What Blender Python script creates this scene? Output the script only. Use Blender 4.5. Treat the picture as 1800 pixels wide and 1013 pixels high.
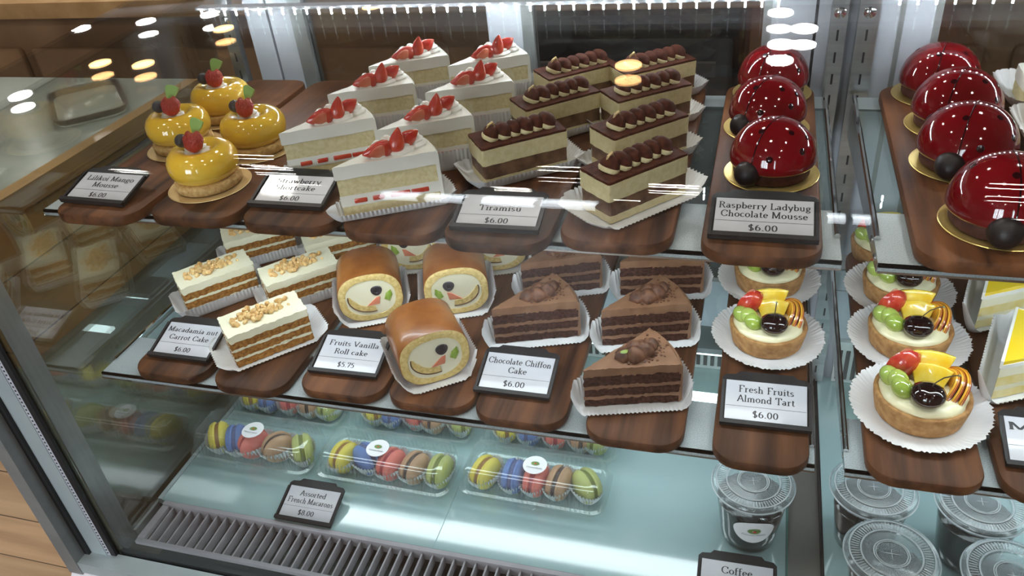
import bpy, bmesh, math, random
from math import sin, cos, pi, radians as rad
from mathutils import Matrix, Vector

# ------------------------------------------------------------------ camera, world, lights, exposure
for o in list(bpy.data.objects):
    bpy.data.objects.remove(o, do_unlink=True)
SC = bpy.context.scene
COL = SC.collection
CAMZ = 1.613                      # eye height; X runs along the case, Y into it, Z up
cam_d = bpy.data.cameras.new('camera')
cam = bpy.data.objects.new('camera', cam_d)
COL.objects.link(cam)
RW = ((0.9581782, 0.2712297, -0.0912629), (0.0789215, -0.5569938, -0.8267583), (-0.2750743, 0.7849792, -0.5551052))           # rows: image right, image down, view direction, in world axes
m3 = Matrix((RW[0], [-a for a in RW[1]], [-a for a in RW[2]])).transposed()
cam.matrix_world = Matrix.Translation((0, 0, CAMZ)) @ m3.to_4x4()
cam_d.sensor_fit = 'HORIZONTAL'
cam_d.sensor_width = 36.0
cam_d.lens = 1422.7402 / 1800 * 36.0
cam_d.clip_start = 0.02
SC.camera = cam
SC.view_settings.view_transform = 'Standard'
SC.view_settings.look = 'None'
SC.view_settings.gamma = 1.0
SC.view_settings.use_curve_mapping = False
SC.view_settings.exposure = -0.7
SC.cycles.max_bounces = 10
SC.cycles.diffuse_bounces = 3
SC.cycles.glossy_bounces = 5
SC.cycles.transmission_bounces = 6
SC.cycles.transparent_max_bounces = 40
SC.cycles.caustics_reflective = False
SC.cycles.caustics_refractive = False
SC.cycles.sample_clamp_indirect = 6.0
SC.cycles.use_denoising = True
W = bpy.data.worlds.new('world')
SC.world = W
W.use_nodes = True
W.node_tree.nodes['Background'].inputs[0].default_value = (0.80, 0.84, 1.0, 1)
W.node_tree.nodes['Background'].inputs[1].default_value = 0.25

def area(name, loc, direction, sx, sy, watts, color=(1, 1, 1), spread=180):
    d = bpy.data.lights.new(name, 'AREA')
    d.shape = 'RECTANGLE'
    d.size, d.size_y, d.energy, d.color, d.spread = sx, sy, watts, color, rad(spread)
    o = bpy.data.objects.new(name, d)
    COL.objects.link(o)
    o.location = loc
    o.rotation_euler = Vector(direction).to_track_quat('-Z', 'X' if abs(direction[0]) > .9 else 'Y').to_euler()
    return o

ZU, ZL, ZD = CAMZ - .382, CAMZ - .607, CAMZ - .863      # board tops of the two shelves, deck glass
SU, SL = ZU - .0135, ZL - .0135                         # shelf tops
COOL = (.86, .95, 1.0)
for x, w in ((-.36, .84), (.52, .8)):
    area('shelf_led_light', (x, .705, SU - .022), (0, .12, -1), w, .012, 1.6, COOL)
# ceiling lamps of the room: x, y, warm?
CEIL = 2.90
LAMPS = [(-4.90, 4.16, 0), (-4.48, 4.36, 0), (-4.04, 4.49, 0), (-3.61, 4.62, 0), (-3.28, 4.73, 0), (-2.97, 4.80, 0), (-2.71, 4.88, 0), (-2.48, 4.94, 0),
         (-4.06, 3.29, 0), (.07, 4.49, 0), (.19, 4.24, 0), (.08, 4.02, 0), (-3.85, 3.75, 1), (-3.53, 3.74, 1), (-3.33, 4.33, 1), (-2.44, 4.70, 1), (-.64, 3.75, 1),
         (-1.7, 1.7, 0), (-.6, 1.75, 0), (.7, 1.75, 0),  # unseen staff-side lamps, added to brighten the counters
         (-2.4, -.9, 0), (-.8, -.9, 0), (.9, -.9, 0), (-2.4, -2.6, 0), (-.6, -2.6, 0), (1.2, -2.6, 0), (-1.4, .25, 0), (-.2, .2, 0), (.9, .25, 0)]
for x, y, warm in LAMPS:
    if y < 2.5:
        o = area('ceiling_lamp_light', (x, y, CEIL - .03), (0, 0, -1), .13, .13, 7.0 if y < 1 else 16.0, (1, .93, .84))

# ------------------------------------------------------------------ mesh helpers
PART_LABELS = dict(
    strawberry_piece='shiny red strawberry piece', strawberry_filling='row of red strawberry slices', half_raspberry='red raspberry half', blueberry='dark blueberry', green_leaf='pale green leaf',
    cherry='glossy black cherry', cherry_stem='thin brown cherry stem', grape_half='green grape half', pineapple_chunk='yellow pineapple chunk', peach_slice='orange peach slice', peach_skin='red peach skin',
    strawberry_half='red strawberry half', custard='pale yellow custard', tart_shell='golden tart shell', red_glaze='mirror glossy red glaze', chocolate_head='black chocolate ball', dark_spot='dark round spots',
    chocolate_base='brown chocolate base', biscuit_base='pale biscuit base', cream_dollop='white whipped cream', card='white printed card', sticker='white sticker with green emblem', coffee_jelly='black coffee jelly',
    nut_crumb='toasted nut pieces', cocoa_dust='cocoa dusted piped cream', gilded_coffee_bean='small gilded bean', blueberry_slice='blueberry slice', strawberry_slice='red strawberry slice', kiwi_slice='green kiwi slice',
    baked_skin='brown baked skin', mango_jelly='glossy yellow mango jelly', chocolate_rosette='dark chocolate curls', filling='dark filling between the shells', writing='black serif lettering')
RNG = random.Random(7)
TAU = 2 * pi

class MB:
    def __init__(s):
        s.v, s.f, s.m, s.M = [], [], [], None
    def at(s, loc=(0, 0, 0), rot=(0, 0, 0), sc=(1, 1, 1)):
        from mathutils import Euler
        s.M = Matrix.Translation(loc) @ Euler(rot).to_matrix().to_4x4() @ Matrix.Diagonal((*sc, 1))
        return s
    def add(s, vs, fs, m=0):
        b = len(s.v)
        s.v += [tuple(s.M @ Vector(p)) if s.M else tuple(p) for p in vs]
        s.f += [tuple(b + i for i in f) for f in fs]
        s.m += [m] * len(fs)
        return s
    def box(s, lo, hi, m=0):
        (a, b, c), (d, e, f) = lo, hi
        return s.add([(a, b, c), (d, b, c), (d, e, c), (a, e, c), (a, b, f), (d, b, f), (d, e, f), (a, e, f)],
                     [(3, 2, 1, 0), (4, 5, 6, 7), (0, 1, 5, 4), (1, 2, 6, 5), (2, 3, 7, 6), (3, 0, 4, 7)], m)
    def rings(s, rs, closed=True, cap0=True, cap1=True, m=0):
        n = len(rs[0])
        vs = [p for r in rs for p in r]
        fs = []
        for k in range(len(rs) - 1):
            for i in range(n if closed else n - 1):
                j = (i + 1) % n
                fs.append((k * n + i, k * n + j, (k + 1) * n + j, (k + 1) * n + i))
        if cap0: fs.append(tuple(range(n - 1, -1, -1)))
        if cap1: fs.append(tuple((len(rs) - 1) * n + i for i in range(n)))
        return s.add(vs, fs, m)
    def prism(s, out, z0, z1, bev=0.0, m=0):
        def ins(o, d):
            if d == 0: return o
            n = len(o); r = []
            for i in range(n):
                p, q, t = Vector(o[i - 1]), Vector(o[i]), Vector(o[(i + 1) % n])
                e1, e2 = (q - p).normalized(), (t - q).normalized()
                nn = Vector((-(e1.y + e2.y), e1.x + e2.x))
                l = nn.length
                nn = nn / l if l > 1e-9 else Vector((0, 0))
                c = max(.35, nn.dot(Vector((-e1.y, e1.x))))
                r.append(tuple(q + nn * (d / c)))
            return r
        if bev:
            a, b = ins(out, bev), ins(out, bev * .3)
            L = [(a, z0), (b, z0 + bev * .3), (out, z0 + bev), (out, z1 - bev), (b, z1 - bev * .3), (a, z1)]
        else:
            L = [(out, z0), (out, z1)]
        return s.rings([[(x, y, z) for x, y in o] for o, z in L], m=m)
    def lathe(s, prof, n=32, cx=0, cy=0, fr=None, cap0=True, cap1=True, m=0):
        rs = []
        for r, z in prof:
            rs.append([(cx + (fr(r, z, TAU * i / n)[0] if fr else r) * cos(TAU * i / n),
                        cy + (fr(r, z, TAU * i / n)[0] if fr else r) * sin(TAU * i / n),
                        fr(r, z, TAU * i / n)[1] if fr else z) for i in range(n)])
        return s.rings(rs, cap0=cap0, cap1=cap1, m=m)
    def ball(s, c, r, n=16, k=9, m=0):
        r = (r, r, r) if isinstance(r, (int, float)) else r
        rs = []
        for j in range(1, k):
            a = pi * j / k - pi / 2
            rs.append([(c[0] + r[0] * cos(a) * cos(TAU * i / n), c[1] + r[1] * cos(a) * sin(TAU * i / n), c[2] + r[2] * sin(a)) for i in range(n)])
        b = len(rs) * n
        vs = [p for q in rs for p in q] + [(c[0], c[1], c[2] - r[2]), (c[0], c[1], c[2] + r[2])]
        fs = [(t * n + i, t * n + (i + 1) % n, (t + 1) * n + (i + 1) % n, (t + 1) * n + i) for t in range(k - 2) for i in range(n)]
        fs += [(b, (i + 1) % n, i) for i in range(n)] + [(b + 1, (k - 2) * n + i, (k - 2) * n + (i + 1) % n) for i in range(n)]
        return s.add(vs, fs, m)
    def tube(s, path, r, n=8, m=0):
        P = [Vector(p) for p in path]
        rs = []
        for i, p in enumerate(P):
            d = (P[min(i + 1, len(P) - 1)] - P[max(i - 1, 0)]).normalized()
            u = d.cross(Vector((.31, .17, .93))).normalized()
            w = d.cross(u)
            q = r[i] if isinstance(r, (list, tuple)) else r
            rs.append([tuple(p + (u * cos(TAU * k / n) + w * sin(TAU * k / n)) * q) for k in range(n)])
        return s.rings(rs, m=m)
    def jit(s, a, seed=1, zs=.5):
        g = random.Random(seed)
        s.v = [(x + g.uniform(-a, a), y + g.uniform(-a, a), z + g.uniform(-a, a) * zs) for x, y, z in s.v]
        return s
    def build(s, name, mats, parent=None, smooth=40):
        me = bpy.data.meshes.new(name)
        me.from_pydata(s.v, [], s.f)
        mats = mats if isinstance(mats, (list, tuple)) else [mats]
        for q in mats: me.materials.append(q)
        for i, k in enumerate(s.m): me.polygons[i].material_index = k
        bm = bmesh.new(); bm.from_mesh(me)
        bmesh.ops.recalc_face_normals(bm, faces=bm.faces)
        bm.to_mesh(me); bm.free()
        if smooth:
            me.shade_smooth()
            me.set_sharp_from_angle(angle=rad(smooth))
        o = bpy.data.objects.new(name, me)
        COL.objects.link(o)
        if parent:
            o.parent = parent
            if name in PART_LABELS: o['label'] = PART_LABELS[name]
        return o

def rrect(w, d, r, n=6, cx=0, cy=0):
    o = []
    for sx, sy, a0 in ((1, 1, 0), (-1, 1, pi / 2), (-1, -1, pi), (1, -1, 3 * pi / 2)):
        for i in range(n + 1):
            a = a0 + pi / 2 * i / n
            o.append((cx + sx * (w / 2 - r) + r * cos(a), cy + sy * (d / 2 - r) + r * sin(a)))
    return o

def dense(out, step):
    r = []
    for i, p in enumerate(out):
        q = out[(i + 1) % len(out)]
        k = max(1, int(math.hypot(q[0] - p[0], q[1] - p[1]) / step))
        r += [(p[0] + (q[0] - p[0]) * j / k, p[1] + (q[1] - p[1]) * j / k) for j in range(k)]
    return r

def thing(name, label, cat, loc=(0, 0, 0), rz=0, group=None):
    o = bpy.data.objects.new(name, None)
    o.empty_display_size = .02
    COL.objects.link(o)
    o.location = loc
    o.rotation_euler = (0, 0, rz)
    return tag(o, label, cat, group)

def tag(o, label=None, cat=None, group=None, kind=None):
    if label: o['label'] = label
    if cat: o['category'] = cat
    if group: o['group'] = group
    if kind: o['kind'] = kind
    return o

def kids(o):
    return [c for c in bpy.data.objects if c.parent == o]

def dup(o, loc, rz, label, group=None):
    def cp(q, par):
        c = q.copy()
        COL.objects.link(c)
        if par: c.parent = par
        for k in kids(q): cp(k, c)
        return c
    r = cp(o, None)
    r.location = loc
    r.rotation_euler = (r.rotation_euler[0], r.rotation_euler[1], rz)
    r['label'] = label
    if group: r['group'] = group
    return r

# ------------------------------------------------------------------ materials
def newmat(name):
    m = bpy.data.materials.new(name)
    m.use_nodes = True
    return m, m.node_tree.nodes, m.node_tree.links

def mat(name, c, c2=None, scale=60, rough=.5, metal=0, bump=0, bscale=None, coat=0, spec=.5, emit=0, stretch=None, detail=4, contrast=(.35, .65), sss=0, rnd=0):
    m, N, L = newmat(name)
    b = N['Principled BSDF']
    b.inputs['Base Color'].default_value = (*c, 1)
    b.inputs['Roughness'].default_value = rough
    b.inputs['Metallic'].default_value = metal
    b.inputs['Specular IOR Level'].default_value = spec
    b.inputs['Coat Weight'].default_value = coat
    b.inputs['Coat Roughness'].default_value = .04
    if sss:
        b.inputs['Subsurface Weight'].default_value = sss
        b.inputs['Subsurface Radius'].default_value = (.006, .004, .002)
        b.inputs['Subsurface Scale'].default_value = .6
    if emit:
        b.inputs['Emission Color'].default_value = (*c, 1)
        b.inputs['Emission Strength'].default_value = emit
    tc = N.new('ShaderNodeTexCoord')
    src = tc.outputs['Object']
    if stretch or rnd:
        mp = N.new('ShaderNodeMapping')
        mp.inputs['Scale'].default_value = stretch or (1, 1, 1)
        L.new(src, mp.inputs[0])
        if rnd:
            oi = N.new('ShaderNodeObjectInfo')
            cm = N.new('ShaderNodeVectorMath'); cm.operation = 'SCALE'
            cm.inputs[0].default_value = (7.3, 3.1, 5.7)
            L.new(oi.outputs['Random'], cm.inputs['Scale'])
            L.new(cm.outputs[0], mp.inputs['Location'])
        src = mp.outputs[0]
    if c2:
        nz = N.new('ShaderNodeTexNoise')
        nz.inputs['Scale'].default_value = scale
        nz.inputs['Detail'].default_value = detail
        L.new(src, nz.inputs['Vector'])
        rp = N.new('ShaderNodeValToRGB')
        rp.color_ramp.elements[0].position, rp.color_ramp.elements[1].position = contrast
        rp.color_ramp.elements[0].color, rp.color_ramp.elements[1].color = (*c, 1), (*c2, 1)
        L.new(nz.outputs[0], rp.inputs[0])
        out = rp.outputs[0]
        if rnd:
            hs = N.new('ShaderNodeHueSaturation')
            mr = N.new('ShaderNodeMapRange')
            mr.inputs[3].default_value, mr.inputs[4].default_value = 1 - rnd, 1 + rnd
            L.new(oi.outputs['Random'], mr.inputs[0])
            L.new(mr.outputs[0], hs.inputs['Value'])
            L.new(out, hs.inputs['Color'])
            out = hs.outputs[0]
        L.new(out, b.inputs['Base Color'])
    if bump:
        nb = N.new('ShaderNodeTexNoise')
        nb.inputs['Scale'].default_value = bscale or scale
        nb.inputs['Detail'].default_value = 5
        L.new(src, nb.inputs['Vector'])
        bp = N.new('ShaderNodeBump')
        bp.inputs['Strength'].default_value = bump
        bp.inputs['Distance'].default_value = .002
        L.new(nb.outputs[0], bp.inputs['Height'])
        L.new(bp.outputs[0], b.inputs['Normal'])
    return m

def clear(name, tint=(1, 1, 1), r0=.04, rough=0.0, haze=0.0, hazec=(.9, .95, .95), power=5, top=1.0):
    """glass or clear plastic sheet: straight transmission plus angle dependent mirror reflection"""
    m, N, L = newmat(name)
    N.remove(N['Principled BSDF'])
    lw = N.new('ShaderNodeLayerWeight'); lw.inputs[0].default_value = .5
    p = N.new('ShaderNodeMath'); p.operation = 'POWER'; p.inputs[1].default_value = power
    L.new(lw.outputs['Facing'], p.inputs[0])
    mr = N.new('ShaderNodeMapRange'); mr.inputs[3].default_value = r0; mr.inputs[4].default_value = top
    L.new(p.outputs[0], mr.inputs[0])
    t = N.new('ShaderNodeBsdfTransparent'); t.inputs[0].default_value = (*tint, 1)
    g = N.new('ShaderNodeBsdfGlossy'); g.inputs['Roughness'].default_value = rough
    base = t.outputs[0]
    if haze:
        d = N.new('ShaderNodeBsdfDiffuse'); d.inputs[0].default_value = (*hazec, 1)
        mh = N.new('ShaderNodeMixShader'); mh.inputs[0].default_value = haze
        L.new(t.outputs[0], mh.inputs[1]); L.new(d.outputs[0], mh.inputs[2])
        base = mh.outputs[0]
    mx = N.new('ShaderNodeMixShader')
    L.new(mr.outputs[0], mx.inputs[0]); L.new(base, mx.inputs[1]); L.new(g.outputs[0], mx.inputs[2])
    L.new(mx.outputs[0], N['Material Output'].inputs[0])
    return m

def glow(name, c, strength):
    m, N, L = newmat(name)
    N.remove(N['Principled BSDF'])
    e = N.new('ShaderNodeEmission'); e.inputs[0].default_value = (*c, 1); e.inputs[1].default_value = strength
    L.new(e.outputs[0], N['Material Output'].inputs[0])
    return m

def wood(name, a, b_, scale=14, rough=.5, coat=.0, rnd=.3, stretch=(1, .09, 1), planks=None):
    m = mat(name, a, b_, scale=scale, rough=rough, coat=coat, spec=.22, rnd=rnd, stretch=stretch, detail=9, contrast=(.3, .7), bump=.08, bscale=scale * 2)
    if planks:
        N, L = m.node_tree.nodes, m.node_tree.links
        b = N['Principled BSDF']
        src = b.inputs['Base Color'].links[0].from_socket
        tc = next(n for n in N if n.type == 'TEX_COORD')
        sx = N.new('ShaderNodeSeparateXYZ'); L.new(tc.outputs['Object'], sx.inputs[0])
        dv = N.new('ShaderNodeMath'); dv.operation = 'DIVIDE'; dv.inputs[1].default_value = planks[1]
        L.new(sx.outputs[planks[0]], dv.inputs[0])
        fl = N.new('ShaderNodeMath'); fl.operation = 'FLOOR'; L.new(dv.outputs[0], fl.inputs[0])
        wn = N.new('ShaderNodeTexWhiteNoise'); wn.noise_dimensions = '1D'; L.new(fl.outputs[0], wn.inputs['W'])
        fr = N.new('ShaderNodeMath'); fr.operation = 'FRACT'; L.new(dv.outputs[0], fr.inputs[0])
        gt = N.new('ShaderNodeMath'); gt.operation = 'GREATER_THAN'; gt.inputs[1].default_value = .025; L.new(fr.outputs[0], gt.inputs[0])
        mr = N.new('ShaderNodeMapRange'); mr.inputs[3].default_value = .72; mr.inputs[4].default_value = 1.25; L.new(wn.outputs[0], mr.inputs[0])
        mu = N.new('ShaderNodeMath'); mu.operation = 'MULTIPLY'; L.new(mr.outputs[0], mu.inputs[0])
        m2 = N.new('ShaderNodeMapRange'); m2.inputs[3].default_value = .2; m2.inputs[4].default_value = 1; L.new(gt.outputs[0], m2.inputs[0])
        L.new(m2.outputs[0], mu.inputs[1])
        hs = N.new('ShaderNodeHueSaturation'); L.new(src, hs.inputs['Color']); L.new(mu.outputs[0], hs.inputs['Value'])
        L.new(hs.outputs[0], b.inputs['Base Color'])
    return m

M = {}
M['board'] = wood('acacia wood', (.026, .0082, .0036), (.185, .070, .026), scale=55, rnd=.38, stretch=(1, .075, 1))
M['plank'] = wood('reclaimed plank', (.26, .145, .075), (.60, .40, .23), scale=14, rough=.6, coat=0, rnd=0, stretch=(.12, 1, 1), planks=('Z', .105))
M['plank_side'] = wood('reclaimed plank side', (.20, .115, .045), (.46, .28, .12), scale=9, rough=.35, coat=.1, rnd=0, stretch=(1, .14, 1), planks=('Z', .087))
M['plank_floor'] = wood('plank floor', (.13, .075, .045), (.24, .15, .09), scale=4, rough=.45, coat=.1, rnd=0, stretch=(.1, 1, 1), planks=('Y', .15))
M['wood_edge'] = wood('light oak edging', (.40, .22, .085), (.60, .37, .17), scale=12, rough=.45, coat=.1, rnd=0, stretch=(1, .1, 1))
M['dark_wood'] = wood('dark cabinet wood', (.20, .115, .065), (.40, .25, .14), scale=5, rough=.5, coat=0, rnd=.15, stretch=(1, 1, .1))
M['olive'] = mat('olive slab', (.17, .17, .125), (.30, .29, .215), scale=9, rough=.22, bump=.2, stretch=(1, .25, 1), spec=.6)
M['counter_top'] = mat('grey green counter top', (.40, .44, .39), (.54, .57, .51), scale=5, rough=.15, spec=.5)
M['steel'] = mat('brushed steel', (.50, .52, .53), (.62, .64, .65), scale=40, rough=.28, metal=1, stretch=(.1, 4, 4))
M['divider'] = mat('dull steel divider', (.34, .31, .29), (.44, .40, .37), scale=5, rough=.35, metal=.8)
M['chrome'] = mat('chrome', (.80, .82, .84), rough=.08, metal=1)
M['plate'] = mat('grey coated shelf plate', (.33, .38, .40), (.50, .56, .58), scale=900, rough=.4, spec=.5)
M['frame'] = mat('pale anodised frame', (.42, .50, .53), (.47, .55, .57), scale=20, rough=.35, metal=.3)
M['frame_grey'] = mat('grey aluminium', (.26, .275, .275), (.32, .335, .335), scale=20, rough=.35, metal=.4)
M['frame_white'] = mat('white enamel', (.46, .48, .54), (.51, .53, .58), scale=10, rough=.4)
M['base_white'] = mat('white base panel', (.80, .80, .86), (.84, .84, .89), scale=8, rough=.4)
M['black'] = mat('black gasket', (.012, .012, .013), rough=.5)
M['slot'] = mat('dark slot', (.02, .02, .022), rough=.6)
M['grille'] = mat('grey plastic grille', (.38, .36, .39), (.43, .41, .44), scale=30, rough=.55)
M['deck'] = mat('frosted deck glass', (.37, .52, .53), (.41, .56, .57), scale=4, rough=.10, spec=1.0, coat=1)
M['deck_edge'] = mat('glass edge', (.10, .20, .18), rough=.2)
M['seam'] = mat('seam', (.30, .42, .41), rough=.5)
M['glass'] = clear('case glass', (.985, .992, .99), r0=.026, top=.85)
M['end_glass'] = clear('end pane glass', (.93, .95, .93), r0=.16, top=.9)
M['shelf_glass'] = clear('shelf glass', (.86, .93, .92), r0=.05, haze=.06, hazec=(.62, .72, .74))
M['door_glass'] = clear('door glass', (.80, .80, .80), r0=.06)
M['pet'] = clear('clear box plastic', (.95, .985, .98), r0=.09, top=.8, rough=.06, haze=.05)
M['cup_clear'] = clear('clear cup plastic', (.94, .96, .96), r0=.05, top=.7, rough=.05, haze=.012)
M['lid_clear'] = clear('clear lid plastic', (.84, .88, .89), r0=.05, top=.6, rough=.16, haze=.27, hazec=(.50, .56, .58))
M['lid_rib'] = clear('frosted lid ribs', (.86, .90, .91), r0=.06, top=.6, rough=.16, haze=.62, hazec=(.66, .71, .73))
M['film'] = clear('clear cake film', (.985, .985, .985), r0=.025, rough=.03, top=.4)
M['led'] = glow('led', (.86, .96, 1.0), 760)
M['led_bar'] = glow('led tube', (.86, .96, 1.0), 11.5)
M['lamp_cool'] = glow('ceiling lamp', (1, .97, .93), 60)
M['lamp_warm'] = glow('warm lamp', (1, .55, .22), 25)
M['daylight'] = glow('daylight pane', (.86, .93, 1.0), 24)
M['holder'] = mat('black tag holder', (.016, .015, .017), (.022, .021, .023), scale=300, rough=.42, spec=.25)
M['card'] = mat('white card', (.53, .525, .57), (.57, .565, .60), scale=30, rough=.4, coat=.2)
M['ink'] = mat('black ink', (.02, .02, .025), rough=.5)
M['ink_grey'] = mat('grey ink', (.10, .12, .12), rough=.5)
M['paper'] = mat('white baking paper', (.76, .755, .765), (.82, .815, .82), scale=40, rough=.75, spec=.2)
M['gold'] = mat('gold card', (.80, .57, .17), (.88, .66, .25), scale=25, rough=.33, metal=.65)
M['gold_pale'] = mat('pale gold card', (.66, .46, .22), (.74, .54, .27), scale=25, rough=.4, metal=.4)
M['sponge'] = mat('vanilla sponge', (.62, .44, .15), (.80, .62, .27), scale=260, rough=.9, bump=.7, spec=.1)
M['sponge_pale'] = mat('pale sponge', (.66, .55, .30), (.78, .68, .42), scale=240, rough=.9, bump=.6, spec=.1)
M['cream'] = mat('white cream', (.84, .81, .73), (.88, .86, .79), scale=30, rough=.5, bump=.1, bscale=120)
M['cream_y'] = mat('ivory cream', (.82, .77, .55), (.87, .82, .62), scale=40, rough=.5, bump=.15, bscale=150)
M['tcream'] = mat('mascarpone cream', (.68, .57, .30), (.78, .67, .40), scale=200, rough=.6, bump=.5)
M['tsponge'] = mat('coffee soaked sponge', (.085, .035, .017), (.22, .115, .06), scale=80, rough=.7, bump=.5)
M['cocoa'] = mat('cocoa powder', (.045, .010, .005), (.10, .026, .012), scale=180, rough=.75, bump=.6, spec=.2)
M['nut'] = mat('macadamia crumb', (.62, .33, .10), (.82, .60, .28), scale=160, rough=.5)
M['carrot'] = mat('carrot sponge', (.22, .085, .017), (.45, .21, .055), scale=230, rough=.9, bump=1.0, spec=.1)
M['choc'] = mat('chocolate sponge', (.026, .008, .0055), (.085, .033, .024), scale=260, rough=.9, bump=.9, spec=.1)
M['choc_cream'] = mat('chocolate cream', (.20, .095, .050), (.27, .135, .075), scale=60, rough=.55, bump=.3)
M['choc_top'] = mat('milk chocolate frosting', (.19, .088, .043), (.25, .125, .065), scale=50, rough=.55, bump=.15)
M['choc_dust'] = mat('dusted chocolate', (.055, .016, .007), (.17, .066, .028), scale=120, rough=.6, bump=.4)
M['mango'] = mat('mango glaze', (.92, .53, .04), (.96, .62, .08), scale=18, rough=.08, coat=1, sss=.15)
M['biscuit'] = mat('biscuit base', (.50, .28, .09), (.72, .48, .20), scale=220, rough=.85, bump=.8)
M['tart'] = mat('almond tart shell', (.33, .15, .045), (.52, .28, .10), scale=120, rough=.7, bump=.5, bscale=400)
M['custard'] = mat('custard cream', (.80, .74, .46), (.86, .80, .54), scale=40, rough=.35, coat=.3)
M['raspglaze'] = mat('raspberry glaze', (.17, .002, .005), (.25, .005, .010), scale=14, rough=.05, coat=1, spec=.6)
M['raspdot'] = mat('dark spot', (.022, .001, .003), rough=.1, coat=1)
M['mousse'] = mat('chocolate mousse cake', (.065, .018, .013), (.125, .042, .028), scale=150, rough=.7, bump=.5)
M['ball'] = mat('dark chocolate ball', (.010, .007, .008), (.018, .013, .013), scale=90, rough=.42, bump=.1)
M['straw'] = mat('strawberry', (.50, .022, .014), (.62, .075, .03), scale=120, rough=.22, coat=.6, bump=.3)
M['straw_in'] = mat('strawberry flesh', (.62, .11, .055), (.74, .27, .16), scale=60, rough=.3, coat=.4)
M['rasp'] = mat('raspberry', (.36, .016, .014), (.52, .05, .03), scale=420, rough=.3, bump=1)
M['blue'] = mat('blueberry', (.014, .013, .018), (.05, .045, .055), scale=60, rough=.35)
M['leafc'] = mat('green chocolate leaf', (.36, .60, .14), (.46, .70, .24), scale=40, rough=.35)
M['kiwi'] = mat('kiwi', (.20, .32, .03), (.36, .50, .10), scale=200, rough=.3)
M['grape'] = mat('green grape', (.30, .42, .05), (.42, .54, .12), scale=30, rough=.12, coat=1, sss=.2)
M['pine'] = mat('pineapple', (.85, .55, .02), (.90, .70, .12), scale=90, rough=.25, coat=.6, stretch=(1, 1, .3))
M['peach'] = mat('peach', (.82, .38, .02), (.88, .50, .06), scale=30, rough=.18, coat=.8)
M['peach_skin'] = mat('peach skin', (.34, .035, .025), (.62, .17, .04), scale=40, rough=.25, coat=.6)
M['cherry'] = mat('cherry', (.006, .0008, .0016), (.016, .0015, .003), scale=20, rough=.05, coat=1)
M['stem'] = mat('stem', (.05, .035, .015), rough=.6)
M['stem_tip'] = mat('stem tip', (.30, .30, .12), rough=.6)
M['crust'] = mat('baked roll skin', (.22, .068, .012), (.37, .135, .026), scale=22, rough=.35, bump=.12, bscale=200, coat=.2)
M['curl'] = mat('roll seam', (.12, .06, .03), rough=.8)
M['mangotop'] = mat('mango jelly', (.90, .62, .02), (.93, .70, .06), scale=12, rough=.1, coat=.8)
M['mangolayer'] = mat('mango cake layer', (.78, .62, .22), (.86, .74, .40), scale=60, rough=.7, bump=.3)
M['jelly'] = mat('coffee jelly', (.010, .007, .006), (.022, .014, .012), scale=20, rough=.12, coat=.8)
M['m_yellow'] = mat('yellow macaron shell', (.86, .66, .06), (.90, .72, .12), scale=80, rough=.5)
M['m_blue'] = mat('blue macaron shell', (.13, .21, .52), (.17, .26, .58), scale=80, rough=.5)
M['m_pink'] = mat('pink macaron shell', (.86, .17, .13), (.88, .22, .17), scale=80, rough=.5)
M['m_brown'] = mat('brown macaron shell', (.52, .28, .15), (.60, .34, .19), scale=80, rough=.5)
M['m_green'] = mat('green macaron shell', (.48, .50, .13), (.56, .57, .20), scale=80, rough=.5)
M['f_dark'] = mat('dark filling', (.05, .018, .010), rough=.5)
M['f_gold'] = mat('amber filling', (.30, .13, .02), rough=.5)
M['f_blue'] = mat('violet filling', (.10, .11, .26), rough=.5)
M['f_red'] = mat('red filling', (.42, .03, .04), rough=.5)
M['f_green'] = mat('green filling', (.16, .18, .02), rough=.5)
M['sticker'] = mat('white sticker', (.80, .80, .82), (.83, .83, .85), scale=30, rough=.4)
M['logo_green'] = mat('logo green', (.08, .20, .06), (.25, .34, .10), scale=600, rough=.5)
M['logo_red'] = mat('logo red', (.55, .06, .04), rough=.5)
M['wall'] = mat('painted wall', (.52, .51, .49), (.56, .55, .53), scale=3, rough=.9)
M['ceil'] = mat('dark ceiling', (.10, .085, .075), (.14, .12, .11), scale=2, rough=.9)
M['tile'] = mat('pale floor', (.40, .38, .35), (.46, .44, .41), scale=3, rough=.35)
M['fridge'] = mat('black fridge', (.02, .021, .022), (.03, .03, .032), scale=6, rough=.25)
M['steel_dark'] = mat('dark steel', (.16, .15, .145), (.22, .21, .20), scale=10, rough=.35, metal=.6)
M['white_box'] = mat('white plastic', (.66, .65, .64), (.70, .69, .68), scale=10, rough=.5)

# ------------------------------------------------------------------ the room
def zc(z): return CAMZ + z

def struct(name, lo, hi, m):
    return tag(MB().box(lo, hi).build(name, m, smooth=0), kind='structure')

struct('floor', (-7.2, -4.7, -.1), (5.2, 7.2, 0), M['plank_floor'])
struct('ceiling', (-7.2, -4.7, CEIL), (5.2, 7.2, CEIL + .1), M['ceil'])
struct('wall_left', (-7.2, -4.7, 0), (-7, 7.2, CEIL), M['wall'])
struct('wall_right', (5, -4.7, 0), (5.2, 7.2, CEIL), M['wall'])
struct('wall_back', (-7, 7, 0), (5, 7.2, CEIL), M['wall'])
fw = MB()                                   # shop front: wall pieces round three window openings
xs = [-7, -2.8, -2.02, -1.97, -1.02, .45, .80, 5]
for i in range(0, 7):
    if i in (1, 3, 5):
        fw.box((xs[i], -4.7, 0), (xs[i + 1], -4.5, .45)).box((xs[i], -4.7, 2.65), (xs[i + 1], -4.5, CEIL))
    else:
        fw.box((xs[i], -4.7, 0), (xs[i + 1], -4.5, CEIL))
tag(fw.build('wall_front', M['wall'], smooth=0), kind='structure')
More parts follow.
